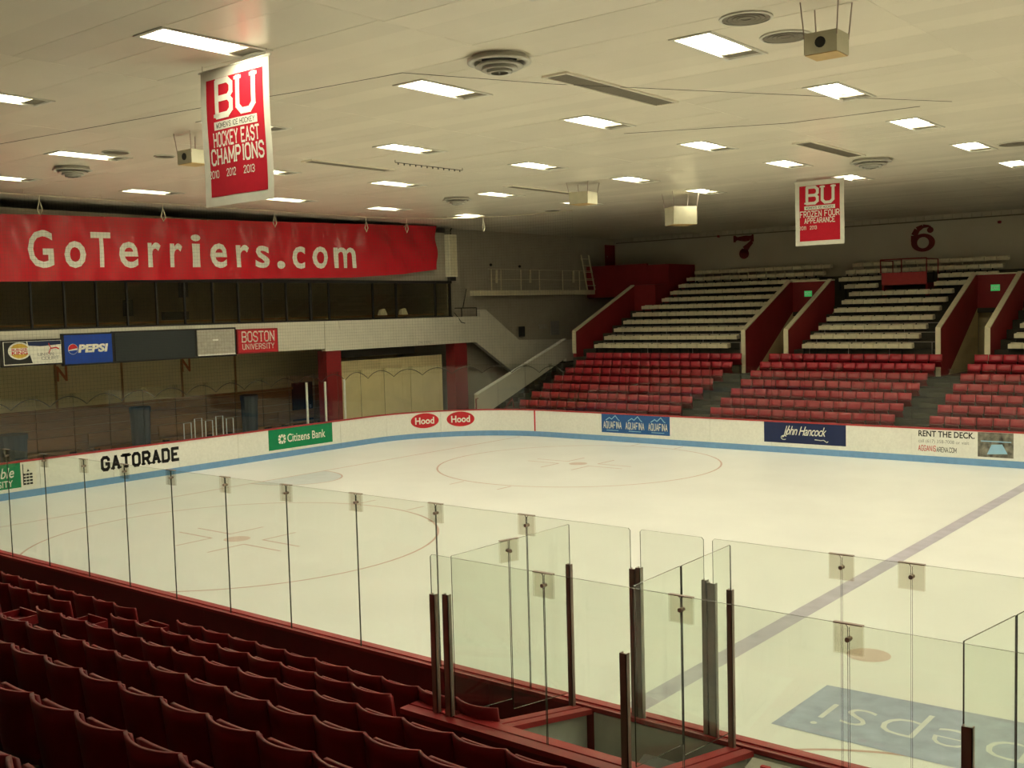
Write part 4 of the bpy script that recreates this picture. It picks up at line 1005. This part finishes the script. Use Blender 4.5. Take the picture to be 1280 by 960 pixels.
for u, v in ((613, 331), (649, 333)):
    q = P(u, v, 0, XE+0.05); tag(MB().lathe([(0, 0.07), (0.06, 0.04), (0.07, 0), (0.05, -0.06), (0, -0.07)], (XE+0.08, q.y, q.z), 8).build('wall_lamp', M_DARK), 'small dark fitting on the end wall above %s' % ('the catwalk end' if u < 630 else 'the catwalk rail'), 'fitting')

# ------------------------------------------------------------------ below the balcony
XW = -16.999
wn = [o for o in COL.objects if o.name == 'wall_left_recess'][0]
def onrec(a, b, t): return (-17.0+t, a, b)
for (u, v) in ((77, 467), (232, 456)):
    q = P(u, v, 0, -17.0); tp, tw = sans_text('N', 0.55, 0.03, width=0.42); decal('wall_letter', shift(tp, q.y-0.2, q.z-0.28), onrec, mat('letter_orange', (0.42, 0.11, 0.03), 0.6), wn, 0.004)
for u in (69, 152, 227, 294): 
    q = P(u, 470, 0, -17.0); MB().box(-16.999, -16.96, q.y-0.04, q.y+0.04, 1.6, 3.9).build('wall_batten', M_WOOD, wn)
wd = thing('wood_wainscot', 'brown wooden plank wainscot along the wall under the balcony', 'wainscot', (-16.9, 8, 0))
for k in range(6):
    MB().box(-16.95, -16.88-0.004*(k % 2), -6, 17.2, 0.02+0.30*k, 0.305+0.30*k).build('plank', M_WOOD, wd)
MB().box(-16.95, -16.80, -6, 17.2, 1.83, 1.93).build('ledge', M_WOOD, wd)
for k in range(7):
    y = -3+2.9*k; t = thing('players_bench', 'brown wooden bench under the balcony, %s along the wainscot from the near corner' % ordw(k+1), 'bench', (-16.2, y, 0), 'wooden benches under the balcony')
    MB().box(-16.35, -15.95, y, y+2.4, 0.42, 0.47).build('seat', M_WOOD, t); MB().box(-16.40, -16.355, y, y+2.4, 0.55, 0.95).build('backrest', M_WOOD, t)
    for yy in (y+0.2, y+2.2): MB().box(-16.40, -16.0, yy-0.03, yy+0.03, 0.0, 0.419).build('leg', M_DARK, t)
def barrel(u, v, X, r, h, lb, m):
    q = P(u, v, 0, X); t = thing('bin', lb, 'bin', (X, q.y, 0))
    MB().lathe([(0, 0), (r*0.85, 0), (r, h*0.9), (r*1.06, h*0.9), (r*1.06, h), (0, h)], (X, q.y, 0), 16).build('bin_body', m, t)
    MB().lathe([(0, h+0.05), (r*0.9, h+0.03), (r*1.08, h+0.001)], (X, q.y, 0), 16).build('lid', M_DARK, t)
barrel(16, 545, -13.6, 0.42, 1.5, 'tall dark blue bin under the round emblem sign', M_BIN)
barrel(176, 535, -14.6, 0.36, 1.9, 'tall dark blue bin below the louvred scoreboard', M_BIN)
barrel(312, 515, -15.2, 0.34, 1.9, 'tall dark blue bin against the wooden wainscot beside the pale shutter', M_BIN)
barrel(65, 560, -11.9, 0.45, 0.8, 'low blue tub behind the end boards beneath the scoreboard', M_BIN)
barrel(115, 556, -11.9, 0.45, 0.8, 'low blue tub behind the end boards beside another tub', M_BIN)
ch = thing('metal_rack', 'white tubular rack standing behind the end boards', 'rack', (-12.5, 8.2, 0))
for k in range(5):
    y = 7.2+0.45*k; MB().tube([(-12.6, y, 0), (-12.6, y, 1.35+0.12*(k % 2)), (-12.6, y+0.3, 1.35+0.12*(k % 2)), (-12.6, y+0.3, 0)], 0.02).build('rack_bar', M_WHITE, ch)
# pale partition behind the right part of the end glass
pt = thing('partition', 'cream partition wall between the red columns under the balcony', 'partition', (-13.3, 18, 0))
for k in range(5): MB().box(-13.35, -13.28, 14.95+1.3*k, 14.95+1.3*k+1.29, 0, 3.1).build('partition_panel', M_CREAM, pt)
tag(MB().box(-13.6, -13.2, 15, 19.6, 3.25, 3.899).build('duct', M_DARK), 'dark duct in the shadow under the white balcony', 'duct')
for y0, lb in ((12.3, 'dark doorway under the balcony beside red column'),):
    d_ = tag(thing('door_2', lb, 'door', (-16.9, y0, 0)), kind='structure'); MB().box(-16.90, -16.79, y0+3.3, y0+4.4, 0, 2.1).build('door_leaf', M_DARK, d_); MB().box(-16.789, -16.75, y0+4.2, y0+4.26, 0.95, 1.1).build('door_handle', M_STEEL, d_)

# ------------------------------------------------------------------ protective net at the end
net = thing('safety_net', 'fine dark safety net hung from a rope above the end glass', 'net', (XB0-0.1, 8, 2.9))
mb = MB(); s0, s1 = S_END(-0.9), S_FAR(-4.0); pitch = 0.115; w_ = 0.0016
n = int((s1-s0)/pitch)
def net_top(s): return 8.74+0.06*(s-s0)/(s1-s0)
for i in range(n+1):
    s = s0+pitch*i; q = bp(s, 0.20); d = bp(s+0.01, 0.20)-bp(s-0.01, 0.20); d = d.normalized()*w_
    mb.add([(q.x-d.x, q.y-d.y, 2.6), (q.x+d.x, q.y+d.y, 2.6), (q.x+d.x, q.y+d.y, net_top(s)), (q.x-d.x, q.y-d.y, net_top(s))], [(0, 1, 2, 3)])
for k in range(int(6.05/pitch)):
    z = 2.62+pitch*k
    for i in range(60):
        a = bp(s0+(s1-s0)*i/60, 0.20); b = bp(s0+(s1-s0)*(i+1)/60, 0.20)
        mb.add([(a.x, a.y, z-w_), (b.x, b.y, z-w_), (b.x, b.y, z+w_), (a.x, a.y, z+w_)], [(0, 1, 2, 3)])
o = mb.build('net_mesh', M_NET, net); o['kind'] = 'stuff'
MB().tube([(*bp(s0+(s1-s0)*i/40, 0.20), net_top(s0+(s1-s0)*i/40)-0.0) for i in range(41)], 0.018, 5).build('top_rope', M_ROPE, net)
s = s0+0.4
pts = []
while s < s1-1.17:
    for k in range(8):
        f = k/8; q = bp(s+1.17*f, 0.24); pts.append((q.x, q.y, 2.80-0.27*(1-abs(2*f-1))**2))
    s += 1.17
MB().tube(pts, 0.014, 4).build('bottom_rope', M_NET, net)
for u in (48, 204, 343, 457, 508, 603):
    best = min(((abs(project((*bp(s0+k*0.05, 0.2), 8.5))[0]-u), s0+k*0.05) for k in range(int((s1-s0)/0.05))))
    q = bp(best[1], 0.2); zt_ = net_top(best[1])-0.019
    MB().tube([(q.x+0.03, q.y, zt_), (q.x+0.03, q.y-0.02, zt_-0.18), (q.x+0.03, q.y-0.08, zt_-0.40), (q.x+0.03, q.y, zt_-0.55), (q.x+0.03, q.y+0.08, zt_-0.40), (q.x+0.03, q.y+0.02, zt_-0.18)], 0.015, 5).build('rope_loop', M_ROPE, net)
for k in range(26):
    s = s0+0.5+1.2*k
    if s < s1: q = bp(s, 0.2); MB().tube([(q.x, q.y, net_top(s)+0.019), (q.x, q.y, ZC-0.002)], 0.008, 4).build('hanger', M_ROPE, net)

# ------------------------------------------------------------------ ceiling fittings
def diffuser(u0, u1, v, lb):
    a = P(u0, v, 2, ZC-0.08); b = P(u1, v, 2, ZC-0.08); c = (a+b)/2; r = (b-a).length/2*0.98
    t = thing('air_diffuser', lb, 'vent', (c.x, c.y, ZC-0.02), 'round stepped air diffusers')
    MB().lathe([(0.86*r, -0.002), (r*0.86, -0.05), (r, -0.075), (r, -0.095), (0.80*r, -0.095), (0.80*r, -0.002)], (c.x, c.y, ZC)).build('outer_ring', M_DIFF, t, True)
    for k, (f, d) in enumerate(((0.74, 0.14), (0.56, 0.19), (0.38, 0.235))):
        MB().lathe([(f*r*0.80, -0.05-d*0.3), (f*r, -d), (f*r*1.02, -d-0.015), (f*r*0.72, -d-0.01)], (c.x, c.y, ZC)).build('cone', M_DIFF, t, True)
    MB().lathe([(0, -0.03), (0.55*r, -0.03), (0.55*r, -0.04), (0, -0.04)], (c.x, c.y, ZC)).build('throat', M_DARK, t)
    MB().tube([(c.x, c.y, ZC-0.04), (c.x, c.y, ZC-0.28)], 0.012).build('stem', M_DIFF, t)
diffuser(583, 665, 78, 'large round stepped air diffuser between the ceiling grille and the lit lamps')
diffuser(65, 116, 213, 'round stepped air diffuser beside the two dark discs above the long banner')
diffuser(553, 589, 250, 'small round stepped air diffuser above the corner of press box')
diffuser(1065, 1112, 203, 'round stepped air diffuser beside the frozen four banner')
def disc(u0, u1, v, lb):
    a = P(u0, v, 2, ZC); b = P(u1, v, 2, ZC); c = (a+b)/2; r = (b-a).length/2
    t = thing('ceiling_disc', lb, 'vent', (c.x, c.y, ZC-0.02), 'flat round ceiling grilles')
    MB().lathe([(0.90*r, -0.001), (r, -0.001), (r, -0.022), (0.90*r, -0.026)], (c.x, c.y, ZC)).build('rim', M_DIFF, t)
    for k in range(4): MB().lathe([((0.2+0.18*k)*r, -0.012), ((0.2+0.18*k+0.13)*r, -0.012), ((0.2+0.18*k+0.13)*r, -0.022), ((0.2+0.18*k)*r, -0.018), ((0.2+0.18*k)*r, -0.012)], (c.x, c.y, ZC)).build('grille_ring', M_GRILLE, t)
    MB().lathe([(0, -0.004), (0.9*r, -0.004), (0.9*r, -0.009), (0, -0.009)], (c.x, c.y, ZC)).build('back_plate', M_GRILLE, t)
disc(900, 965, 22, 'flat dark round grille by itself beside brightest lamp'); disc(951, 1013, 45, 'flat grey round grille partly behind hanging speaker box')
disc(127, 163, 190, 'flat dark round grille above the lamp over the long banner'); disc(192, 219, 195, 'flat dark round grille beside the box speaker near the champions banner')
disc(1250, 1292, 179, 'flat dark round grille above the far lamps past the frozen four banner')
disc(680, 700, 263, 'small dim round grille near the far corner above the catwalk')
def grille(x0, x1, y0, y1, lb):
    t = thing('ceiling_grille', lb, 'vent', ((x0+x1)/2, (y0+y1)/2, ZC-0.02), 'long ceiling grilles'); z = ZC-0.001
    for a in ((x0-0.05, x0, y0-0.05, y1+0.05), (x1, x1+0.05, y0-0.05, y1+0.05), (x0, x1, y0-0.05, y0), (x0, x1, y1, y1+0.05)): MB().box(*a, z-0.035, z).build('frame', M_CEIL, t)
    MB().box(x0, x1, y0, y1, z-0.006, z).build('back_plate', M_GRILLE, t)
    nsl = int((x1-x0)/0.05)
    for k in range(nsl):
        xx = x0+0.015+k*(x1-x0)/nsl; MB().hexa([(xx, y0, z-0.028), (xx+0.008, y0, z-0.028), (xx+0.008, y1, z-0.028), (xx, y1, z-0.028)], [(xx+0.02, y0, z-0.007), (xx+0.028, y0, z-0.007), (xx+0.028, y1, z-0.007), (xx+0.02, y1, z-0.007)]).build('slat', M_GRILLE, t)
grille(9.20, 9.62, -0.17, 3.35, 'long dark slatted ceiling grille beside the large air diffuser')
grille(8.98, 9.38, 10.15, 13.6, 'long dark slatted ceiling grille above the frozen four banner')
grille(-0.95, -0.62, 3.2, 6.0, 'narrow ceiling grille behind the champions banner')
grille(-1.2, -0.9, 11.5, 15.0, 'narrow ceiling grille above the hanging speakers near press box')
def speaker_box(u, v, zc, rz, sx, sy, sz, lb, lens=True):
    q = P(u, v, 2, zc); t = thing('speaker_box', lb, 'speaker', (q.x, q.y, zc-sz/2), 'hanging cream speaker boxes'); t.rotation_euler = (0, 0, rz)
    local_part(MB().box(-sx/2, sx/2, -sy/2, sy/2, 0, sz), 'box_body', mat('speaker_box_cream', (0.46, 0.43, 0.31), 0.55), t)
    local_part(MB().box(-sx/2+0.01, sx/2-0.01, -sy/2+0.01, sy/2-0.01, -0.012, -0.001), 'base_board', mat('ply_tan', (0.50, 0.34, 0.14), 0.6), t)
    if lens:
        mb = MB().lathe([(0, 0), (sz*0.26, 0), (sz*0.26, 0.012), (0, 0.012)], n=14); mb.v = [(a, -sy/2-c, b+sz*0.5) for a, b, c in mb.v]; local_part(mb, 'horn', M_DARK, t)
    for a, b in ((-sx/2, -sy/2), (sx/2, -sy/2), (sx/2, sy/2), (-sx/2, sy/2)):
        local_part(MB().tube([(a*0.98, b*0.98, sz*0.75), (a*1.0, b*1.0, sz), (a*1.15, b*1.15, ZC-(zc-sz/2)-0.002)], 0.009, 5), 'chain', M_DSTEEL, t)
    return t
speaker_box(1033, 56, 8.36, 0.02, 0.44, 0.42, 0.27, 'cream speaker box with black horn hanging by chains beside round grille')
speaker_box(242, 197, 8.40, 0.0, 0.50, 0.45, 0.28, 'cream speaker box with dark horn half hidden behind the champions banner')
speaker_box(729, 248, 8.42, 0.1, 0.66, 0.62, 0.36, 'cream speaker box hanging beside a lamp above the white staircase', False)
speaker_box(851, 270, 8.10, 0.95, 0.85, 0.75, 0.60, 'large pale speaker box hanging in front of the far wall', False)
tag(MB().tube([tuple(P(u, v, 2, ZC-0.03)) for u, v in ((-40, 188), (0, 180), (250, 135), (400, 110), (503, 91), (690, 105), (1040, 121), (1190, 127))], 0.0045, 5).build('ceiling_wire', M_DARK), 'thin dark wire stretched along the ceiling behind the champions banner', 'wire')
tag(MB().tube([tuple(P(u, v, 2, ZC-0.03)) for u, v in ((780, 167), (985, 154), (1150, 133))], 0.0045, 5).build('ceiling_wire', M_DARK), 'thin dark wire stretched below the ceiling above the frozen four banner', 'wire')
hk = thing('hook_cable', 'short cable with a row of small dark hooks under the ceiling', 'cable', tuple(P(535, 208, 2, ZC-0.05)))
a, b = P(494, 203, 2, ZC-0.06), P(578, 213, 2, ZC-0.06)
MB().tube([tuple(a), tuple(b)], 0.008, 5).build('wire', M_DARK, hk)
for q in (a, b): MB().tube([tuple(q), (q.x, q.y, ZC-0.001)], 0.008, 5).build('hanger', M_DARK, hk)
for k in range(12):
    q = a.lerp(b, (k+0.5)/12); MB().tube([(q.x, q.y, q.z), (q.x, q.y, q.z-0.05)], 0.015, 5).build('hook', M_DARK, hk)

# ------------------------------------------------------------------ hanging banners
M_CLOTHP = mat('banner_print', (0.66, 0.64, 0.56), 0.7, 0.2)
def cloth_banner(x0, x1, y, z0, z1, lines, years, lb, yr=0.0):
    t = thing('cloth_banner', lb, 'banner', ((x0+x1)/2, y, z0), 'championship banners hanging from the ceiling')
    W, H = x1-x0, z1-z0; X = lambda a: x0+W*a; Z = lambda b: z0+H*b
    def wav(a, b): return y+yr*(a-x0)/W + 0.015*math.sin((a-x0)/W*9)*(1-(b-z0)/H*0.8)+0.01*math.sin((b-z0)/H*7)
    def fn(a, b, tt): return (a, wav(a, b)-tt, b)
    MB().grid(lambda u, v: fn(X(u), Z(v), 0), 24, 24).build('cloth_border', M_CLOTHW, t, True)
    bw = 0.085*W
    MB().grid(lambda u, v: fn(x0+bw+(W-2*bw)*u, z0+bw+(H-2*bw)*v, 0.004), 24, 24).build('cloth_field', M_CLOTHRED, t, True)
    MB().grid(lambda u, v: fn(x0+bw+(W-2*bw)*u, z0+bw+(H-2*bw)*v, -0.004), 24, 24).build('cloth_field', M_CLOTHRED, t, True)
    # monogram
    hb = 0.25*H; q_, w_ = slab_text('BU', hb, 1.05, 0.75, width=0.54*W)
    decal('monogram', shift(q_, X(0.245), Z(0.655)), fn, M_CLOTHP, t, 0.010, 0.1)
    MB().add([], []) 
    decal('ribbon', [[(X(0.19), Z(0.555)), (X(0.82), Z(0.555)), (X(0.82), Z(0.615)), (X(0.19), Z(0.615))]], fn, M_CLOTHP, t, 0.008, 0.1)
    q_, w_ = slab_text("WOMEN'S ICE HOCKEY", 0.034*H, 0.9, 0.3, width=0.56*W); decal('ribbon_lettering', shift(q_, X(0.225), Z(0.568)), fn, M_PRB, t, 0.012, 0.1)
    zz = 0.545
    for txt, hh, ww in lines:
        zz -= hh+0.012; q_, w_ = slab_text(txt, hh*H, 1.05, 0.55, width=ww*W); decal('banner_lettering', shift(q_, X(0.5-ww/2), Z(zz)), fn, M_CLOTHP, t, 0.008, 0.1); zz -= 0.012
    for a0, yr_ in years:
        q_, w_ = slab_text(yr_, 0.05*H, 0.9, 0, width=0.14*W); decal('year_lettering', shift(q_, X(a0), Z(zz-0.085)), fn, M_CLOTHP, t, 0.008, 0.1)
    MB().tube([(x0-0.05, y+0.012, z1), (x1+0.05, y+yr+0.012, z1)], 0.018).build('hanging_rod', M_DIFF, t)
    for a in (x0+0.05, x1-0.05): MB().tube([(a, y+yr*(a-x0)/W+0.012, z1+0.018), (a, y+yr*(a-x0)/W+0.012, ZC-0.002)], 0.006, 5).build('wire', M_DSTEEL, t)
a, b = P(250, 92, 1, -4.56), P(335, 68, 1, -4.60); c = P(257, 260, 1, -4.56)
cloth_banner(a.x, b.x, -4.56, c.z, 8.80, [('HOCKEY EAST', 0.095, 0.66), ('CHAMPIONS', 0.105, 0.76)], [(0.07, '2010'), (0.34, '2012'), (0.60, '2013')], 'red championship banner with white border reading Hockey East Champions', -0.04)
a, b = P(994, 226, 1, 17.5), P(1055, 222, 1, 17.5); c = P(993, 308, 1, 17.5)
cloth_banner(a.x, b.x, 17.5, c.z, 8.80, [('FROZEN FOUR', 0.085, 0.80), ('APPEARANCE', 0.075, 0.62)], [(0.07, '2011'), (0.30, '2013')], 'red banner with white border reading Frozen Four Appearance', 0.0)
